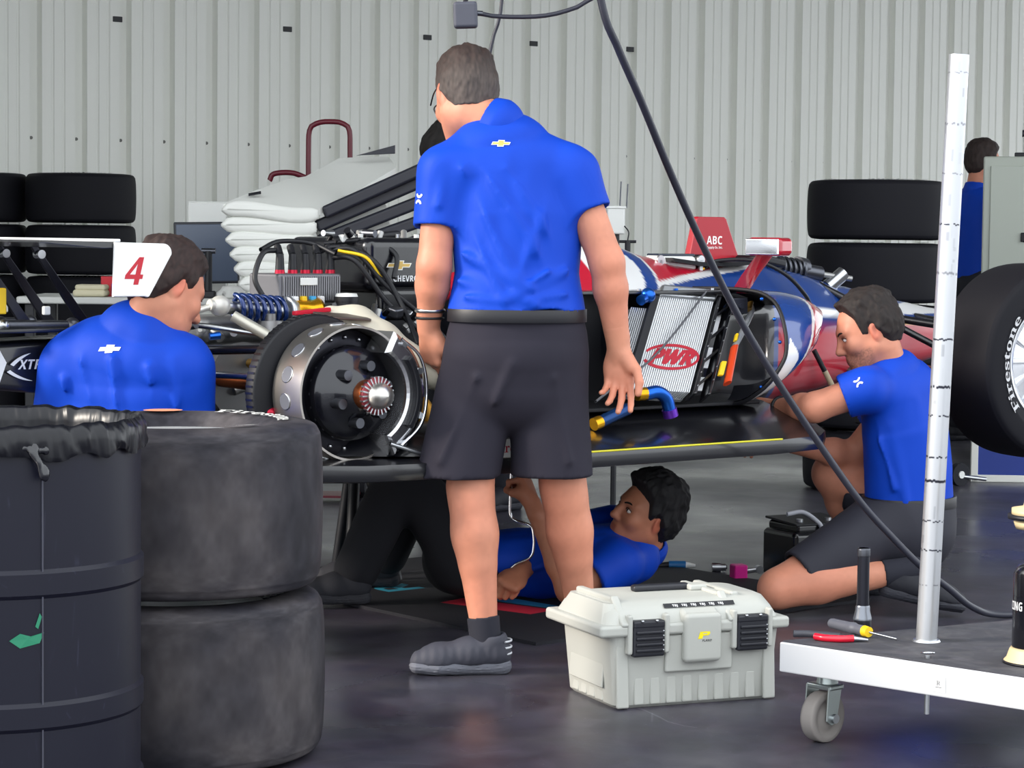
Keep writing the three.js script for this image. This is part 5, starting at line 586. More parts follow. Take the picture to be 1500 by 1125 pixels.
  // shelf over the open sidepod, inner splitter, rear bulkhead
  const sh = P('sidepod_shelf', [rbox(0.86, 0.012, 0.2, 0.004, 1.25, 1.008, 0.42)], carbon, car); P('shelf_bracket', [rbox(0.07, 0.05, 0.01, 0.004, 1.63, 0.965, 0.58), cyl(0.009, 0.009, 0.012, 1.63, 0.965, 0.587, Math.PI / 2)], std('#2b2d38', 0.5), sh); for (let k = 0; k < 5; k++) P('shelf_fastener', cyl(0.006, 0.006, 0.006, 0.95 + k * 0.16, 1.017, 0.5), k % 2 ? M.blueAnod : M.steel, sh);
  P('inner_duct_wall', [rbox(0.9, 0.36, 0.012, 0.004, 1.2, 0.83, 0.4), rbox(0.012, 0.34, 0.3, 0.004, 0.82, 0.83, 0.55)], matt, car); P('duct_floor', rbox(0.8, 0.012, 0.26, 0.004, 1.25, 0.664, 0.53), matt, car);
  // radiator
  {
    const TL = V(1.355, 0.994, 0.5), TR = V(1.594, 0.976, 0.5), BL = V(1.04, 0.724, 0.72), ex = TR.clone().sub(TL), ey = TL.clone().sub(BL), W = ex.length(), Hh = ey.length(), X = ex.clone().normalize(), Yv = ey.clone().addScaledVector(X, -ey.dot(X)).normalize(), Z = X.clone().cross(Yv).normalize(), sk = ey.dot(X) / ey.dot(Yv), Hp = ey.dot(Yv);
    const m4 = new THREE.Matrix4().set(X.x, Yv.x + X.x * sk, Z.x, BL.x, X.y, Yv.y + X.y * sk, Z.y, BL.y, X.z, Yv.z + X.z * sk, Z.z, BL.z, 0, 0, 0, 1), T = (g) => g.applyMatrix4(m4);
    const rad = P('radiator', T(box(W, Hp, 0.012, W / 2, Hp / 2, -0.04)), std('#9b9da1', 0.5, 0.4), car, 'silver finned radiator core'); const n = 27, bars = []; for (let k = 0; k < n; k++) bars.push(box(W / n * 0.55, Hp * 0.985, 0.036, (k + 0.5) / n * W, Hp / 2, -0.014)); const fn = P('core_fins', T(merge(bars)), std('#e6e8ea', 0.45, 0.2), rad); fn.userData.kind = 'stuff';
    P('top_tank', T(rbox(W * 1.06, 0.05, 0.05, 0.012, W / 2, Hp + 0.022, -0.012)), M.alu, rad); P('radiator_logo', T(place(new THREE.PlaneGeometry(0.25, 0.16), W * 0.5, Hp * 0.36, 0.0052)), new THREE.MeshStandardMaterial({ alphaTest: 0.5, roughness: 0.5, side: THREE.DoubleSide, map: canvasTex(512, 328, (x) => { x.clearRect(0, 0, 512, 328); x.strokeStyle = '#b3122c'; x.lineWidth = 22; x.beginPath(); x.ellipse(256, 164, 236, 92, 0, -2.8, 2.75); x.stroke(); x.fillStyle = '#b3122c'; x.font = 'italic 900 150px sans-serif'; x.save(); x.transform(1.15, 0, -0.1, 1, 0, 0); x.strokeStyle = '#b3122c'; x.lineWidth = 9; x.fillText('PWR', 76, 216); x.strokeText('PWR', 76, 216); x.restore(); }) }), rad);
    P('small_cooler', T(box(0.07, Hp * 0.5, 0.012, -0.07, Hp * 0.62, -0.04)), std('#9b9da1', 0.5, 0.4), rad); const b2 = []; for (let k = 0; k < 8; k++) b2.push(box(0.004, Hp * 0.48, 0.034, -0.1 + k * 0.0085, Hp * 0.62, -0.016)); const f2 = P('cooler_fins', T(merge(b2)), std('#c4c6ca', 0.4, 0.6), rad); f2.userData.kind = 'stuff'; P('core_side_rail', T(rbox(0.035, Hp, 0.05, 0.004, -0.02, Hp / 2, -0.012)), M.black, rad);
    for (const k of [0, 1]) P('duct_rail', T(rbox(0.014, Hp * 1.06, 0.05, 0.004, W + 0.014 + k * 0.06, Hp * 0.5, -0.005)), carbon, rad); for (let k = 0; k < 4; k++) P('duct_brace', T(rbox(0.07, 0.012, 0.02, 0.003, W + 0.044, Hp * (0.14 + 0.25 * k), 0.005, 0, 0, 0.8)), carbon, rad); for (const [a, b] of [[0.06, 0.2], [0.3, 0.52], [0.66, 0.86]]) P('white_panel', T(box(0.03, Hp * (b - a), 0.004, W + 0.042, Hp * (a + b) / 2, -0.012)), std('#d9dade', 0.5), rad); for (let k = 0; k < 14; k++) P('rivet', T(sph(0.0028, W + 0.014 + (k % 2) * 0.06, Hp * (0.05 + 0.07 * k), 0.021)), M.steel, rad);
    P('tether_cord', T(tube([[0.18, Hp + 0.02, 0.03], [0.1, Hp * 0.6, 0.025], [0.02, Hp * 0.25, 0.03], [-0.1, -0.03, 0.06], [-0.16, -0.09, 0.06]], 0.005, 40, 8)), std('#5a5b60', 0.6), rad);
    const gr = P('duct_strut', T(tube([[W + 0.11, Hp * 0.97, 0.02], [W + 0.15, Hp * 0.85, 0.04], [W + 0.13, Hp * 0.6, 0.05], [W + 0.11, Hp * 0.42, 0.05]], 0.013, 40, 10)), std('#a9adb3', 0.4, 0.5), rad, 'grey and orange strut'); P('orange_tube', T(rod([W + 0.11, Hp * 0.42, 0.05], [W + 0.115, Hp * 0.02, 0.055], 0.014)), std('#d4441c', 0.4), gr); P('yellow_tag', T(rbox(0.022, 0.055, 0.012, 0.004, W + 0.08, Hp * 0.18, 0.05)), M.yellow, gr); P('yellow_tag', T(rbox(0.012, 0.03, 0.012, 0.003, W + 0.1, Hp * 0.5, 0.06)), M.yellow, gr); P('brass_end', T(cyl(0.014, 0.014, 0.03, W + 0.13, Hp * 0.87, 0.05)), M.brass, gr);
    P('blue_fitting', [sph(0.024, 1.28, 1.0, 0.53), rod([1.24, 0.985, 0.54], [1.3, 1.0, 0.52], 0.016)], M.blueAnod, rad); P('elbow', tube([[1.06, 0.715, 0.76], [1.1, 0.72, 0.77], [1.135, 0.7, 0.77], [1.15, 0.665, 0.77]], 0.02, 24, 12), M.blueAnod, rad); P('purple_ring', [rod([1.148, 0.668, 0.77], [1.156, 0.645, 0.77], 0.023)], std('#6a35b5', 0.3, 0.7), rad); P('gold_union', rod([1.03, 0.715, 0.755], [1.06, 0.716, 0.76], 0.02), M.gold, rad); P('blue_hose_end', [rod([0.87, 0.64, 0.77], [0.98, 0.675, 0.77], 0.018)], std('#123a70', 0.3, 0.6), rad); P('gold_tip', rod([0.845, 0.634, 0.77], [0.872, 0.641, 0.77], 0.019), M.gold, rad);
  }
  P('engine_hoist_plate', [place(extrude([[0, 0], [0.05, 0], [0.06, 0.06], [0.045, 0.15], [0.0, 0.16], [-0.01, 0.08]], 0.01, 0.002), 0.86, 0.83, 0.62)], M.castAlu, car);
  // engine: plenum cover with lettering, block, wiring
  const en = P('plenum_cover', [rbox(0.55, 0.16, 0.42, 0.03, 0.7, 1.09, 0.02), rbox(0.5, 0.1, 0.46, 0.02, 0.72, 0.97, 0.0)], M.blackGloss, car, 'black plenum cover lettered CHEVROLET'); P('engine_block', [rbox(0.6, 0.34, 0.44, 0.03, 0.6, 0.78, 0)], matt, car);
  P('engine_lettering', ...plane(0.17, 0.028, canvasTex(512, 84, (x) => { x.clearRect(0, 0, 512, 84); x.fillStyle = '#eceef0'; x.font = 'bold 74px sans-serif'; x.fillText('CHEVROLET', 8, 68, 496); }), 0.6, 1.048, 0.232), en); P('engine_emblem', ...plane(0.1, 0.034, bowtie, 0.54, 1.088, 0.2325), en);
  for (let k = 0; k < 7; k++) P('cover_bolt', cyl(0.008, 0.008, 0.012, 0.45 + k * 0.07, 1.174, 0.16), k % 3 ? M.steel : M.whitePlastic, en); P('fuel_rail', [rod([0.38, 1.16, 0.12], [0.62, 1.18, 0.12], 0.012)], M.black, en); P('white_cap', [rbox(0.05, 0.025, 0.03, 0.008, 0.42, 1.165, 0.13), rbox(0.03, 0.02, 0.03, 0.006, 0.52, 1.175, 0.14)], M.whitePlastic, en);
  const fins = []; for (let k = 0; k < 26; k++) fins.push(box(0.0045, 0.07, 0.012, 0.137 + k * 0.0078, 1.02, 0.212)); const ecu = P('control_unit', rbox(0.22, 0.085, 0.16, 0.008, 0.235, 1.02, 0.13), std('#75757a', 0.5, 0.6), car, 'grey finned control unit'); const ef = P('cooling_fins', merge(fins), std('#87878b', 0.5, 0.6), ecu); ef.userData.kind = 'stuff';
  for (let k = 0; k < 5; k++) { const u = 0.16 + k * 0.045, c = P('connector', [cyl(0.014, 0.011, 0.05, u, 1.095, 0.16), rod([u, 1.115, 0.16], [u + 0.012, 1.14, 0.13], 0.011)], wire, ecu); P('red_seal', cyl(0.015, 0.014, 0.014, u, 1.066, 0.16), M.redAnod, c); }
  P('white_label', rbox(0.06, 0.022, 0.004, 0.002, 0.22, 1.04, 0.221), M.whitePlastic, ecu); [['#e6e6e6', 0.17], ['#e8c21a', 0.2], ['#3aa0d8', 0.232], ['#e6e6e6', 0.262]].forEach(([c, u]) => P('plug', rbox(0.018, 0.026, 0.02, 0.004, u, 0.985, 0.222), std(c, 0.5), ecu));
  const W4 = [[[0.35, 1.13, 0.14], [0.4, 1.13, 0.2], [0.47, 1.03, 0.26], [0.56, 0.94, 0.32], [0.62, 0.87, 0.36]], [[0.34, 1.11, 0.16], [0.38, 1.1, 0.23], [0.46, 0.98, 0.28], [0.53, 0.9, 0.34], [0.55, 0.84, 0.38]], [[0.3, 1.12, 0.13], [0.37, 1.14, 0.16], [0.44, 1.1, 0.24], [0.5, 0.97, 0.3], [0.47, 0.86, 0.42]], [[0.16, 1.13, 0.14], [0.1, 1.12, 0.16], [0.06, 1.05, 0.18], [0.08, 0.99, 0.2]], [[0.36, 1.15, 0.1], [0.46, 1.16, 0.18], [0.52, 1.12, 0.24], [0.5, 1.05, 0.26]]]; W4.forEach((w, i) => P('wiring_loom', tube(w, 0.008, 48, 8), wire, car)); P('yellow_wire', tube([[0.36, 1.13, 0.17], [0.42, 1.11, 0.23], [0.46, 1.05, 0.25]], 0.005, 24, 8), M.yellow, car); P('brass_sensor', [rod([0.5, 0.86, 0.4], [0.52, 0.79, 0.42], 0.012, 0.015)], M.brass, car);
  { const r = rng(77), mats = [M.steel, M.alu, M.castAlu, M.blackGloss, M.darkSteel, M.blueAnod, M.brass, M.whitePlastic];
    const spot = (n, u0, u1, v0, v1, w0, w1, k) => { for (let i = 0; i < k; i++) { const u = lerp(u0, u1, r()), v = lerp(v0, v1, r()), w = lerp(w0, w1, r()), m = mats[Math.floor(r() * mats.length)], s = 0.006 + 0.01 * r(); P(n, r() < 0.5 ? cyl(s, s * 0.9, 0.02 + 0.03 * r(), u, v, w, r() * 2, r() * 2, r() * 2, 14) : rbox(s * 2.4, s * 2, s * 2.6, s * 0.5, u, v, w, r(), r(), r()), m); } };
    spot('pipe_fitting', 0.36, 0.62, 1.165, 1.185, 0.1, 0.2, 12); spot('pipe_fitting', 0.28, 0.6, 0.9, 0.96, 0.25, 0.34, 16); spot('casing_bolt', -0.25, 0.3, 0.88, 0.92, 0.1, 0.24, 14); spot('casing_bolt', -0.2, 0.1, 0.68, 0.82, 0.15, 0.3, 8); spot('pipe_fitting', 0.24, 0.45, 0.7, 0.86, 0.42, 0.6, 14);
    for (const w of [[[0.33, 1.12, 0.2], [0.3, 1.15, 0.12], [0.2, 1.155, 0.1], [0.12, 1.13, 0.12]], [[0.4, 0.97, 0.3], [0.34, 0.93, 0.36], [0.24, 0.9, 0.4], [0.1, 0.93, 0.36]], [[0.6, 0.9, 0.32], [0.5, 0.84, 0.42], [0.42, 0.78, 0.5], [0.36, 0.7, 0.56]], [[-0.25, 0.93, 0.1], [-0.12, 0.915, 0.2], [0.0, 0.895, 0.3], [0.1, 0.89, 0.4]], [[0.42, 0.92, 0.3], [0.4, 0.86, 0.4], [0.33, 0.82, 0.5]]]) P('wiring_loom', tube(w, 0.006 + 0.004 * r(), 40, 8), r() < 0.3 ? M.steel : wire); }
  // coil-over across the gearbox top
  const co2 = P('coil_over', [rod([-0.06, 0.968, 0.22], [0.16, 0.953, 0.22], 0.019)], M.steel, car, 'blue coil spring damper'); { const pts = []; for (let k = 0; k <= 140; k++) { const t = k / 140, a = t * 7 * 2 * Math.PI; pts.push([lerp(-0.035, 0.135, t), lerp(0.967, 0.955, t) + 0.037 * Math.cos(a), 0.22 + 0.037 * Math.sin(a)]); } P('coil_spring', tube(pts, 0.0075, 420, 8), phys('#0a2c6a', 0.25, { metalness: 0.4, clearcoat: 0.8 }), co2); }
  P('gold_body', lathe([[0.02, 0], [0.036, 0], [0.038, 0.05], [0.046, 0.075], [0.046, 0.085], [0.02, 0.085]], 32, 0.165, 0.952, 0.22, 0, 0, -Math.PI / 2 - 0.06), std('#e0a41e', 0.25, 0.85), co2); P('silver_collar', lathe([[0.02, 0], [0.042, 0], [0.044, 0.01], [0.036, 0.03], [0.02, 0.03]], 32, 0.137, 0.955, 0.22, 0, 0, -Math.PI / 2 - 0.06), M.alu, co2); P('clevis', [sph(0.03, -0.085, 0.972, 0.22, 1.1, 1, 0.8), rod([-0.12, 0.975, 0.22], [-0.05, 0.97, 0.22], 0.017), rod([-0.2, 0.945, 0.2], [-0.1, 0.975, 0.22], 0.009)], std('#d8d6cf', 0.4, 0.4), co2);
  P('fluid_pot', [cyl(0.035, 0.035, 0.08, 0.32, 0.945, 0.27), cyl(0.037, 0.037, 0.014, 0.32, 0.99, 0.27)], M.black, car); P('pot_lid', lathe([[0, 0.012], [0.03, 0.01], [0.034, 0]], 24, 0.32, 0.996, 0.27), M.whitePlastic, car);
  P('gearbox_casing', [rbox(0.75, 0.24, 0.26, 0.05, -0.08, 0.77, 0), rbox(0.3, 0.08, 0.2, 0.03, 0.05, 0.9, 0.05), cyl(0.09, 0.11, 0.16, -0.02, 0.76, 0.16, Math.PI / 2)], cast, car, 'cast gearbox casing'); P('bell_crank', [cyl(0.04, 0.036, 0.03, 0.06, 0.915, 0.26), cyl(0.016, 0.016, 0.03, 0.06, 0.935, 0.26)], cast, car); P('pull_link', [rod([-0.06, 0.945, 0.25], [0.03, 0.875, 0.34], 0.016), rod([0.03, 0.875, 0.34], [0.055, 0.85, 0.37], 0.018)], std('#c4c2b6', 0.4, 0.5), car); P('brass_tip', rod([0.045, 0.86, 0.36], [0.07, 0.835, 0.385], 0.014), M.brass, car);
  for (const [a, b, r] of [[[-0.28, 0.845, 0.14], [-0.06, 0.87, 0.64], 0.013], [[0.3, 0.845, 0.2], [0.02, 0.87, 0.64], 0.013], [[-0.28, 0.67, 0.14], [-0.06, 0.64, 0.64], 0.014], [[0.4, 0.64, 0.25], [0.02, 0.64, 0.64], 0.014], [[0.24, 0.9, 0.3], [0.02, 0.68, 0.64], 0.012]]) P('rear_wishbone', rod(a, b, r), phys('#22232b', 0.25, { metalness: 0.5, clearcoat: 0.6 }), car); P('drive_shaft', rod([-0.1, 0.77, 0.14], [-0.07, 0.757, 0.62], 0.022), M.copper, car, 'copper coloured drive shaft'); P('toe_link', rod([-0.3, 0.79, 0.13], [-0.12, 0.79, 0.62], 0.01), M.steel, car);
  P('brake_line', tube([[0.12, 0.9, 0.3], [0.0, 0.92, 0.4], [-0.08, 0.88, 0.5], [-0.1, 0.8, 0.6]], 0.006, 32, 8), wire, car); P('red_connector', [rod([-0.2, 0.7, 0.6], [-0.15, 0.7, 0.62], 0.014)], M.redAnod, car);
  // rear upright, brake drum, hub
  { const hx = 0, hy = 0.752, disc = (r0, r1, w0, w1, mat, n, p = car) => P(n, lathe([[r0, w0], [r1, w0], [r1, w1], [r0, w1], [r0, w0]], 64, hx, hy, 0, Math.PI / 2), mat, p);
    const bd = P('brake_duct', lathe([[0.1, 0.57], [0.204, 0.575], [0.208, 0.582], [0.208, 0.612], [0.2, 0.618], [0.1, 0.618]], 64, hx - 0.03, hy, 0, Math.PI / 2), matt, car, 'ribbed black brake duct'); const rg = box(0.004, 0.006, 0.03); for (let k = 0; k < 72; k++) { const a = k / 72 * 2 * Math.PI, m = part('duct_rib', rg, carbon, bd); m.position.set(hx - 0.03 + 0.2073 * Math.cos(a), hy + 0.2073 * Math.sin(a), 0.597); m.rotation.z = a; }
    const tin = P('brake_drum_shroud', ssmooth(lathe([[0.172, 0.63], [0.184, 0.63], [0.186, 0.7], [0.182, 0.755], [0.176, 0.755], [0.172, 0.63]], 96, hx, hy, 0, Math.PI / 2), 0.6), std('#a6a19c', 0.32, 0.9), car, 'steel brake shroud with dark discs drawn as holes'); for (let k = 0; k < 16; k++) { const a = k / 16 * 2 * Math.PI + 0.1, h = part('shroud_hole', cyl(0.021, 0.021, 0.004, 0, 0, 0, 0, 0, Math.PI / 2, 20), std('#6a6c74', 0.5, 0.4), tin), r = part('hole_lip', new THREE.TorusGeometry(0.0215, 0.0022, 6, 24).rotateY(Math.PI / 2), M.steel, tin); for (const o of [h, r]) { o.position.set(hx + 0.1855 * Math.cos(a), hy + 0.1855 * Math.sin(a), 0.69); o.rotation.z = a; } }  // darker discs laid on the steel draw the shade inside the holes
    const rot = disc(0.06, 0.172, 0.6, 0.63, std('#1a1a20', 0.4, 0.5), 'brake_rotor'); disc(0.1, 0.17, 0.66, 0.7, std('#23232a', 0.3, 0.7), 'rotor_face', rot);
    const bell = P('hub_bell', lathe([[0.03, 0.8], [0.055, 0.795], [0.07, 0.77], [0.1, 0.755], [0.125, 0.745], [0.13, 0.72], [0.13, 0.66]], 64, hx, hy, 0, Math.PI / 2), phys('#16171f', 0.25, { metalness: 0.4, clearcoat: 0.6 }), car, 'black wheel hub'); for (let k = 0; k < 20; k++) { const a = k / 20 * 2 * Math.PI; P('bell_bolt', sph(0.0055, hx + 0.15 * Math.cos(a), hy + 0.15 * Math.sin(a), 0.704), M.steel, bell); } for (let k = 0; k < 6; k++) { const a = k / 6 * 2 * Math.PI + 0.3; P('drive_peg', rod([hx + 0.078 * Math.cos(a), hy + 0.078 * Math.sin(a), 0.76], [hx + 0.078 * Math.cos(a), hy + 0.078 * Math.sin(a), 0.8], 0.014), M.darkSteel, bell); }
    const sp = P('spindle', lathe([[0, 0.9], [0.012, 0.898], [0.03, 0.885], [0.036, 0.865], [0.036, 0.855], [0.03, 0.85], [0.03, 0.78]], 40, hx, hy, 0, Math.PI / 2), std('#b9b6b2', 0.3, 0.9), car, 'steel spindle nose'); P('copper_sleeve', lathe([[0.03, 0.785], [0.04, 0.785], [0.041, 0.84], [0.03, 0.84]], 40, hx, hy, 0, Math.PI / 2), M.copper, sp); P('spline_ring', lathe([[0.036, 0.84], [0.05, 0.842], [0.05, 0.854], [0.036, 0.856]], 40, hx, hy, 0, Math.PI / 2), std('#7a2b33', 0.4, 0.5), sp); for (let k = 0; k < 24; k++) { const a = k / 24 * 2 * Math.PI, m = part('spline_tooth', box(0.016, 0.004, 0.016), M.steel, sp); m.position.set(hx + 0.044 * Math.cos(a), hy + 0.044 * Math.sin(a), 0.849); m.rotation.z = a; }
    const cal = P('brake_caliper', place(extrude([...arc(0, 0, 0.19, -62, 62, 20), ...arc(0, 0, 0.125, 62, -62, 20)], 0.11, 0.012), hx, hy, 0.76), phys('#b7b7ba', 0.16, { metalness: 0.95 }), car, 'polished brake caliper'); for (const a of [-50, -20, 20, 50]) P('caliper_bolt', cyl(0.009, 0.009, 0.014, hx + 0.175 * Math.cos(a * Math.PI / 180), hy + 0.175 * Math.sin(a * Math.PI / 180), 0.818, Math.PI / 2), M.steel, cal); P('caliper_bridge', [place(extrude([...arc(0, 0, 0.165, -35, 38, 12), ...arc(0, 0, 0.148, 38, -35, 12)], 0.02, 0.004), hx, hy, 0.822)], M.black, cal); P('bridge_pipe', tube([[0.1, 0.9, 0.825], [0.16, 0.85, 0.83], [0.182, 0.76, 0.83], [0.165, 0.67, 0.83], [0.1, 0.61, 0.825]], 0.005, 32, 8), M.chrome, cal);
    P('upright', [rbox(0.16, 0.34, 0.05, 0.02, 0, hy, 0.63)], cast, car); }
  const wd = P('cooling_duct', net([cap([0.16, 0.925, 0.53], [0.2, 0.885, 0.6], 0.055, 0.05, 0.03), cap([0.2, 0.885, 0.6], [0.265, 0.795, 0.76], 0.045, 0.042, 0.03), cap([0.1, 0.945, 0.5], [0.17, 0.92, 0.53], 0.035, 0.05, 0.03)], 0.006, [[0.02, 0.7, 0.4], [0.36, 1.0, 0.85]]), duct, car, 'cream moulded cooling duct'); P('duct_cap', cyl(0.016, 0.016, 0.012, 0.262, 0.8, 0.803, Math.PI / 2 - 0.2), M.black, wd); P('heat_shield_leaf', [rbox(0.16, 0.008, 0.06, 0.003, 0.08, 0.952, 0.58, 0.2, 0, -0.06)], std('#7a6f6a', 0.4, 0.8), wd); P('red_strip', [rbox(0.12, 0.012, 0.02, 0.003, 0.02, 0.965, 0.52, 0, 0, 0.08)], M.red, wd);
  P('mesh_screen', sph(0.05, 0.33, 0.67, 0.62, 0.7, 1.1, 0.7), std('#b8862f', 0.5, 0.7), car, 'gold mesh intake screen'); P('tie_rod', rod([0.06, 0.62, 0.83], [0.2, 0.575, 0.86], 0.006), M.steel, car);
  P('rear_fairing', ssmooth(skin([[-0.3, 0.3], [-0.1, 0.55], [0.15, 0.72], [0.4, 0.8]].map(([u, w]) => [[u, 0.58, w - 0.2], [u, 0.64, w - 0.14], [u, 0.665, w - 0.03], [u, 0.63, w + 0.06], [u, 0.58, w + 0.1], [u, 0.57, w - 0.1]])), 1), carbon, car);
  // rear crash structure and wing
  const at2 = P('rear_crash_structure', ssmooth(skin([[-1.05, 0.05, 0.79, 0.86], [-0.8, 0.085, 0.755, 0.875], [-0.45, 0.115, 0.72, 0.885], [-0.3, 0.12, 0.7, 0.885]].map(([u, w, lo, hi]) => rrect(2 * w, hi - lo, 0.02, 0, (lo + hi) / 2).map(([a, b]) => [u, b, a]))), 0.5), carbon, car, 'black rear crash structure lettered XTRAC');
  P('crash_structure_lettering', ...plane(0.26, 0.1, canvasTex(512, 200, (x) => { x.clearRect(0, 0, 512, 200); x.fillStyle = '#e6e8ea'; x.font = 'italic bold 74px sans-serif'; x.fillText('XTRAC', 214, 118); x.beginPath(); x.moveTo(60, 10); x.lineTo(110, 10); x.lineTo(150, 80); x.lineTo(110, 190); x.lineTo(40, 190); x.lineTo(90, 100); x.fill(); x.beginPath(); x.moveTo(170, 90); x.quadraticCurveTo(220, 40, 290, 30); x.quadraticCurveTo(230, 60, 190, 100); x.fill(); x.beginPath(); x.moveTo(150, 130); x.quadraticCurveTo(220, 180, 300, 182); x.quadraticCurveTo(220, 160, 170, 120); x.fill(); }), -0.64, 0.812, 0.113, 0, -0.08), at2);
  P('lower_beam', rbox(0.3, 0.012, 0.34, 0.004, -0.62, 0.91, 0.0), carbon, at2); for (const s of [0.12, -0.12]) { P('beam_link', [rod([-0.72, 0.925, s], [-0.5, 0.92, s], 0.014), sph(0.024, -0.72, 0.925, s), sph(0.022, -0.5, 0.92, s)], M.darkSteel, at2); P('link_ball', [sph(0.017, -0.72, 0.925, s + 0.02)], M.steel, at2); P('white_block', rbox(0.02, 0.024, 0.016, 0.004, -0.58, 0.962, s), M.whitePlastic, at2); }
  for (const s of [0.1, -0.1]) for (const [u0, u1] of [[-0.7, -0.62], [-0.52, -0.44]]) { const y = P('wing_pylon', place(extrude([[u0 - 0.1, 1.14], [u0 - 0.08, 1.14], [u1 + 0.02, 0.91], [u1 - 0.02, 0.91]], 0.01, 0.002), 0, 0, s), phys('#22232c', 0.25, { metalness: 0.6 }), car); P('pylon_bolt', cyl(0.012, 0.012, 0.03, u0 - 0.07, 1.115, s, Math.PI / 2), M.steel, y); }
  const foil = (u0, u1, y0, y1) => [[u0, y0], [u0 + (u1 - u0) * 0.3, y0 - 0.004], [u1, y1], [u1, y1 + 0.006], [u0 + (u1 - u0) * 0.35, y0 + 0.012], [u0, y0 + 0.01]], wing = P('rear_wing', place(extrude(foil(-0.58, -0.84, 1.14, 1.15), 1.08, 0.001), 0, 0, 0.02), carbon, car, 'black rear wing with white edge'); P('wing_edge', rbox(0.02, 0.008, 1.075, 0.003, -0.615, 1.156, 0.018), std('#e9ebee', 0.4), wing);
  for (const s of [1, -1]) { const z = s > 0 ? 0.565 : -0.525, ep = P('wing_endplate', place(extrude([[-0.635, 1.012], [-0.54, 1.012], ...arc(-0.535, 1.02, 0.01, -90, -20, 4), ...arc(-0.485, 1.125, 0.024, -10, 90, 8), [-0.63, 1.152]], 0.012, 0.003), 0, 0, z), std('#eceded', 0.35), car, 'white wing endplate with red number 4'); P('race_number', ...plane(0.1, 0.1, canvasTex(128, 128, (x) => { x.clearRect(0, 0, 128, 128); x.fillStyle = '#b80d26'; x.font = 'italic bold 128px sans-serif'; x.fillText('4', 22, 112); }), -0.575, 1.08, z + 0.0068), ep); }
  P('yellow_tag', rbox(0.05, 0.07, 0.02, 0.004, -0.745, 0.99, 0.15), M.yellow, car);
  for (const [u, w] of [[1.0, -0.6], [2.9, 0.05]]) P('support_stand', [rod([u, 0, w - 0.12], [u, 0.54, w], 0.02), rod([u - 0.1, 0, w + 0.1], [u, 0.54, w], 0.02), rod([u + 0.1, 0, w + 0.1], [u, 0.54, w], 0.02), rbox(0.12, 0.04, 0.12, 0.008, u, 0.52, w)], M.black, car);
  P('front_support_post', rod([2.9, 0.5, 0.05], [2.9, 0.73, 0.05], 0.03), M.black, car);
}
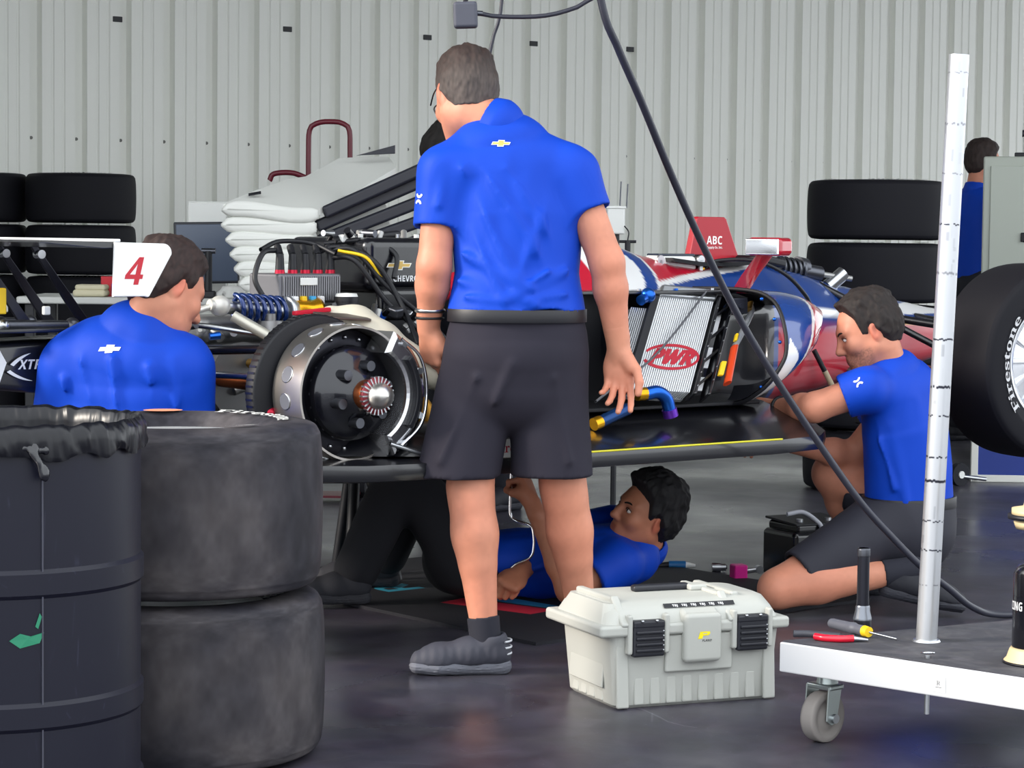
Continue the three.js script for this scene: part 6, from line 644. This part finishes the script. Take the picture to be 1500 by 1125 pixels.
// ---------------------------------------------------------------- further back in the garage
{
  // stack of white moulded bodywork pieces with dark carbon arms
  const shell = std('#e3e4de', 0.55), arm = std('#23242e', 0.45);
  const pad = (w, d, h, wave) => { const top = [], bot = []; for (let i = 0; i <= 16; i++) { const s = i / 16, x = lerp(-w / 2, w / 2, s), y = wave * Math.sin(s * 5.2 + 0.6), e = h / 2 * Math.min(1, Math.sqrt(Math.max(0.02, 1 - (1 - Math.min(s * 6, 1)) ** 2)), Math.sqrt(Math.max(0.3, 1 - (1 - Math.min((1 - s) * 9, 1)) ** 2))); top.push([x, y + e]); bot.push([x, y - e]); } return ssmooth(extrude([...top, ...bot.reverse()], d, 0.018), 0.9); };
  const names = ['topmost but one', 'third', 'fourth', 'fifth', 'sixth', 'seventh', 'lowest'];
  for (let k = 0; k < 7; k++) {
    const t = thing('bodywork_piece', names[k] + ' white moulded bodywork piece in the stack behind the engine', 'bodywork', [-0.985 + 0.012 * k, 1.205 - k * 0.058, -9.6 + 0.004 * k], 0.12, 'stack of white bodywork behind the engine');
    part('white_shell', pad(0.375 - 0.012 * k, 0.4, 0.066, 0.006), shell, t); part('carbon_arm', [rbox(0.46, 0.05, 0.09, 0.012, 0.4, 0.095 - 0.008 * k, 0.1, 0, 0, 0.42 - 0.035 * k)], arm, t, 'dark carbon arm'); part('white_rib', rbox(0.3, 0.03, 0.05, 0.005, 0.33, 0.03 - 0.004 * k, 0.06, 0, 0, 0.4 - 0.035 * k), shell, t);
  }
  const tp = thing('bodywork_piece', 'topmost and largest white bodywork piece, its top sloping up', 'bodywork', [-0.98, 1.262, -9.6], 0.12, 'stack of white bodywork behind the engine'); part('white_shell', [pad(0.38, 0.42, 0.066, 0.012)], shell, tp); part('sloping_top', ssmooth(skin([[[-0.185, 0.03, 0.19], [0.186, 0.012, 0.19]], [[-0.06, 0.085, 0.05], [0.24, 0.04, 0.12]], [[0.076, 0.137, -0.1], [0.295, 0.07, 0.04]], [[0.15, 0.15, -0.2], [0.33, 0.08, -0.02]], [[0.295, 0.232, -0.34], [0.43, 0.137, -0.12]], [[0.5, 0.245, -0.42], [0.52, 0.19, -0.2]]].map(([a, c]) => { const m = mm(a, c, 0.5); m[1] += 0.006; return [a, m, c, [c[0], c[1] - 0.025, c[2]], [m[0], m[1] - 0.03, m[2]], [a[0], a[1] - 0.025, a[2]]]; })), 1.0), shell, tp); part('slot', rbox(0.05, 0.006, 0.02, 0.002, -0.06, 0.072, 0.13, 0.4, 0, 0.2), M.black, tp); part('carbon_blade', rbox(0.46, 0.05, 0.1, 0.012, 0.42, 0.095, 0.14, 0, 0, 0.43), arm, tp); part('carbon_fin', place(extrude([[0.36, 0.24], [0.52, 0.285], [0.52, 0.25]], 0.02, 0.003), 0, 0, -0.25), arm, tp);
  const tr = thing('storage_trestle', 'dark trestle under the stack of white bodywork', 'trestle', [-0.85, 0, -9.6], 0.12); part('trestle_top', rbox(0.9, 0.04, 0.45, 0.008, 0.12, 0.8, 0), M.black, tr); for (const [x, z] of [[-0.28, -0.18], [0.52, -0.18], [-0.28, 0.18], [0.52, 0.18]]) part('leg', rod([x, 0, z], [x, 0.79, z], 0.02), M.black, tr);
  const ht = thing('hand_truck', 'dark red tubular hand truck standing behind the white bodywork', 'hand truck', [-0.82, 0, -10.6]); part('frame', tube([[-0.09, 0.05, 0], [-0.09, 1.0, 0], [-0.09, 1.6, 0], [-0.075, 1.655, 0], [-0.03, 1.672, 0], [0.04, 1.672, 0], [0.08, 1.655, 0], [0.093, 1.6, 0], [0.093, 1.0, 0], [0.093, 0.05, 0]], 0.012, 160, 10, 0.2), std('#5e1022', 0.4), ht); part('toe_plate', box(0.3, 0.01, 0.2, 0, 0.03, 0.1), std('#5e1022', 0.4), ht); for (const s of [-1, 1]) part('wheel', cyl(0.1, 0.1, 0.04, s * 0.15, 0.1, -0.06, 0, 0, Math.PI / 2), M.rubber, ht); part('axle', rod([-0.15, 0.1, -0.06], [0.15, 0.1, -0.06], 0.012), M.steel, ht); part('side_bar', tube([[-0.09, 1.42, 0], [-0.16, 1.445, 0.02], [-0.24, 1.44, 0.02], [-0.26, 1.41, 0.02]], 0.012, 30, 8), std('#5e1022', 0.4), ht);
  // table with screen and oddments
  const tb = thing('work_table', 'long low table with pale top behind the crouching man', 'table', [-1.55, 0, -10.4]); part('table_top', rbox(1.1, 0.03, 0.6, 0.008, 0, 0.885, 0), std('#c9cac6', 0.5), tb); for (const [x, z] of [[-0.5, -0.25], [0.5, -0.25], [-0.5, 0.25], [0.5, 0.25]]) part('leg', rbox(0.04, 0.87, 0.04, 0.005, x, 0.435, z), M.black, tb);
  const mo = thing('monitor', 'dark grey screen tilted back on the table', 'monitor', [-1.34, 0.9, -10.45], 0.25); part('display', rbox(0.28, 0.27, 0.02, 0.006, 0, 0.19, 0, -0.12, 0, 0.02), std('#20222b', 0.4), mo); part('screen_face', rbox(0.262, 0.25, 0.004, 0.002, 0, 0.19, 0.0105, -0.12, 0, 0.02), phys('#4b566a', 0.25), mo); part('stand_foot', rbox(0.16, 0.012, 0.12, 0.004, 0, 0.006, 0.02), M.black, mo); part('stand_neck', rod([0, 0.01, -0.02], [0, 0.1, -0.02], 0.014), M.black, mo);
  const ps = thing('clamp_post', 'black post with a small crossbar clamped to the table edge', 'post', [-1.3, 0.9, -10.2]); part('post', rod([0, 0, 0], [0, 0.2, 0], 0.016), M.black, ps); part('crossbar', rod([-0.03, 0.2, 0], [0.03, 0.2, 0], 0.012), M.darkSteel, ps); part('clamp', rbox(0.06, 0.03, 0.05, 0.006, 0, 0.015, 0), M.black, ps);
  const wb = thing('white_carton', 'white carton behind the dark screen', 'box', [-1.36, 0.9, -10.63], 0.1); part('carton_body', rbox(0.17, 0.41, 0.09, 0.006, 0, 0.206, 0), std('#e4e5e1', 0.6), wb); part('carton_flap', rbox(0.17, 0.006, 0.045, 0.002, 0, 0.413, 0.02), std('#d8d9d4', 0.6), wb);
  const cb = thing('parts_box', 'small red blue and yellow printed box on the table', 'box', [-1.73, 0.9, -10.3], 0.2); part('carton', rbox(0.09, 0.085, 0.06, 0.003, 0, 0.0425, 0), std('#c71f2e', 0.5), cb); part('blue_panel', box(0.045, 0.05, 0.002, 0.022, 0.03, 0.031), std('#1d4fa8', 0.5), cb); part('yellow_panel', box(0.03, 0.035, 0.003, 0.018, 0.045, 0.0315), std('#e6b92a', 0.5), cb);
  const cl = thing('folded_towel', 'cream folded towel lying on the table', 'towel', [-1.8, 0.9, -10.2]); part('towel_fold', [rbox(0.14, 0.03, 0.12, 0.014, 0, 0.016, 0), rbox(0.13, 0.024, 0.11, 0.011, 0.004, 0.04, 0)], std('#cfc8ab', 0.85), cl);
  const wt = thing('white_cloth', 'crumpled white cloth beside the printed box', 'cloth', [-1.64, 0.9, -10.22]); part('cloth_heap', net([ell(WORLD, [0, 0.02, 0], [0.07, 0.045, 0.05])], 0.006, [[-0.11, -0.01, -0.09], [0.11, 0.1, 0.09]], (d, x, y, z) => Math.max(d + 0.016 * noise3(x * 45, y * 45, z * 45), -y)), std('#e6e8ea', 0.8), wt);
  const w2 = thing('white_cloth', 'white cloth bundle under the dark screen', 'cloth', [-1.16, 0.9, -10.2]); part('cloth_heap', net([ell(WORLD, [0, 0.015, 0], [0.11, 0.04, 0.05])], 0.006, [[-0.14, -0.01, -0.09], [0.14, 0.08, 0.09]], (d, x, y, z) => Math.max(d + 0.014 * noise3(x * 40, y * 40 + 7, z * 40), -y)), std('#dcdcd8', 0.8), w2);
  // mast with a white radio box
  const ms = thing('antenna_mast', 'thin mast carrying a white radio box and two aerials', 'antenna', [0.43, 0, -10]); part('mast', rod([0, 0, 0], [0, 1.2, 0], 0.012), M.black, ms); part('foot', cyl(0.12, 0.1, 0.02, 0, 0.01, 0), M.black, ms); part('radio_box', rbox(0.075, 0.11, 0.06, 0.008, -0.005, 1.245, 0), M.whitePlastic, ms); part('lid', rbox(0.085, 0.012, 0.07, 0.004, -0.005, 1.302, 0), M.whitePlastic, ms); for (const [x, h] of [[0.012, 1.41], [0.04, 1.4]]) part('aerial', rod([x, 1.3, 0], [x + 0.004, h, 0], 0.0028), M.darkSteel, ms); part('crossbar', [rod([0.01, 1.16, 0.04], [0.08, 1.16, 0.04], 0.006), rod([0.045, 1.1, 0.04], [0.045, 1.165, 0.04], 0.012)], M.black, ms); part('hook', tube([[0.045, 1.165, 0.04], [0.048, 1.2, 0.04], [0.03, 1.225, 0.04]], 0.003, 16, 6), M.black, ms);
  // cabinet, board, floor jack on the far side
  const cab = thing('steel_cabinet', 'pale grey-green steel cabinet with a black top handle by the wall', 'cabinet', [3.03, 0, -13.0], -0.26); part('carcass', rbox(0.92, 1.63, 0.6, 0.012, 0, 0.815, 0), std('#b9bfb4', 0.5), cab); part('door', rbox(0.86, 1.5, 0.014, 0.005, 0.01, 0.83, 0.305), std('#bcc2b7', 0.5), cab); part('top_handle', [rod([-0.27, 1.76, 0.1], [0.1, 1.76, 0.1], 0.02)], std('#2a2b33', 0.4), cab); for (const x of [-0.25, 0.08]) part('handle_post', rod([x, 1.63, 0.1], [x, 1.76, 0.1], 0.016), M.whitePlastic, cab); part('handle_base', rbox(0.45, 0.025, 0.16, 0.006, -0.08, 1.643, 0.1), M.black, cab); part('door_latch', rbox(0.03, 0.05, 0.02, 0.006, -0.24, 1.2, 0.32), M.black, cab);
  const bd = thing('display_board', 'blue board in a white frame leaning low behind the front wheel', 'board', [2.72, 0, -11.65], -0.05); part('frame', [rbox(0.035, 0.8, 0.03, 0.004, -0.45, 0.4, 0), rbox(0.035, 0.8, 0.03, 0.004, 0.45, 0.4, 0), rbox(0.93, 0.035, 0.03, 0.004, 0, 0.0175, 0), rbox(0.93, 0.035, 0.03, 0.004, 0, 0.79, 0)], std('#e0e0da', 0.5), bd); part('blue_panel', box(0.88, 0.75, 0.012, 0, 0.4, 0), std('#0f2f86', 0.5), bd);
  const jk = thing('floor_jack', 'small black-wheeled floor jack on the floor beyond the kneeling man', 'jack', [2.13, 0, -11.5], 0.6); part('wheel', cyl(0.055, 0.055, 0.03, 0, 0.055, 0.05, Math.PI / 2), M.rubber, jk); part('wheel_hub', cyl(0.018, 0.018, 0.036, 0, 0.055, 0.052, Math.PI / 2), M.whitePlastic, jk); part('wheel', cyl(0.055, 0.055, 0.03, 0, 0.055, -0.2, Math.PI / 2), M.rubber, jk); part('chassis', [rod([0, 0.055, -0.2], [0, 0.055, 0.05], 0.012), rbox(0.3, 0.04, 0.1, 0.01, -0.16, 0.06, -0.08)], M.black, jk); part('lever', rod([0.02, 0.045, 0.06], [0.13, 0.03, 0.1], 0.01), M.steel, jk);
}
renderer.render(scene, camera);
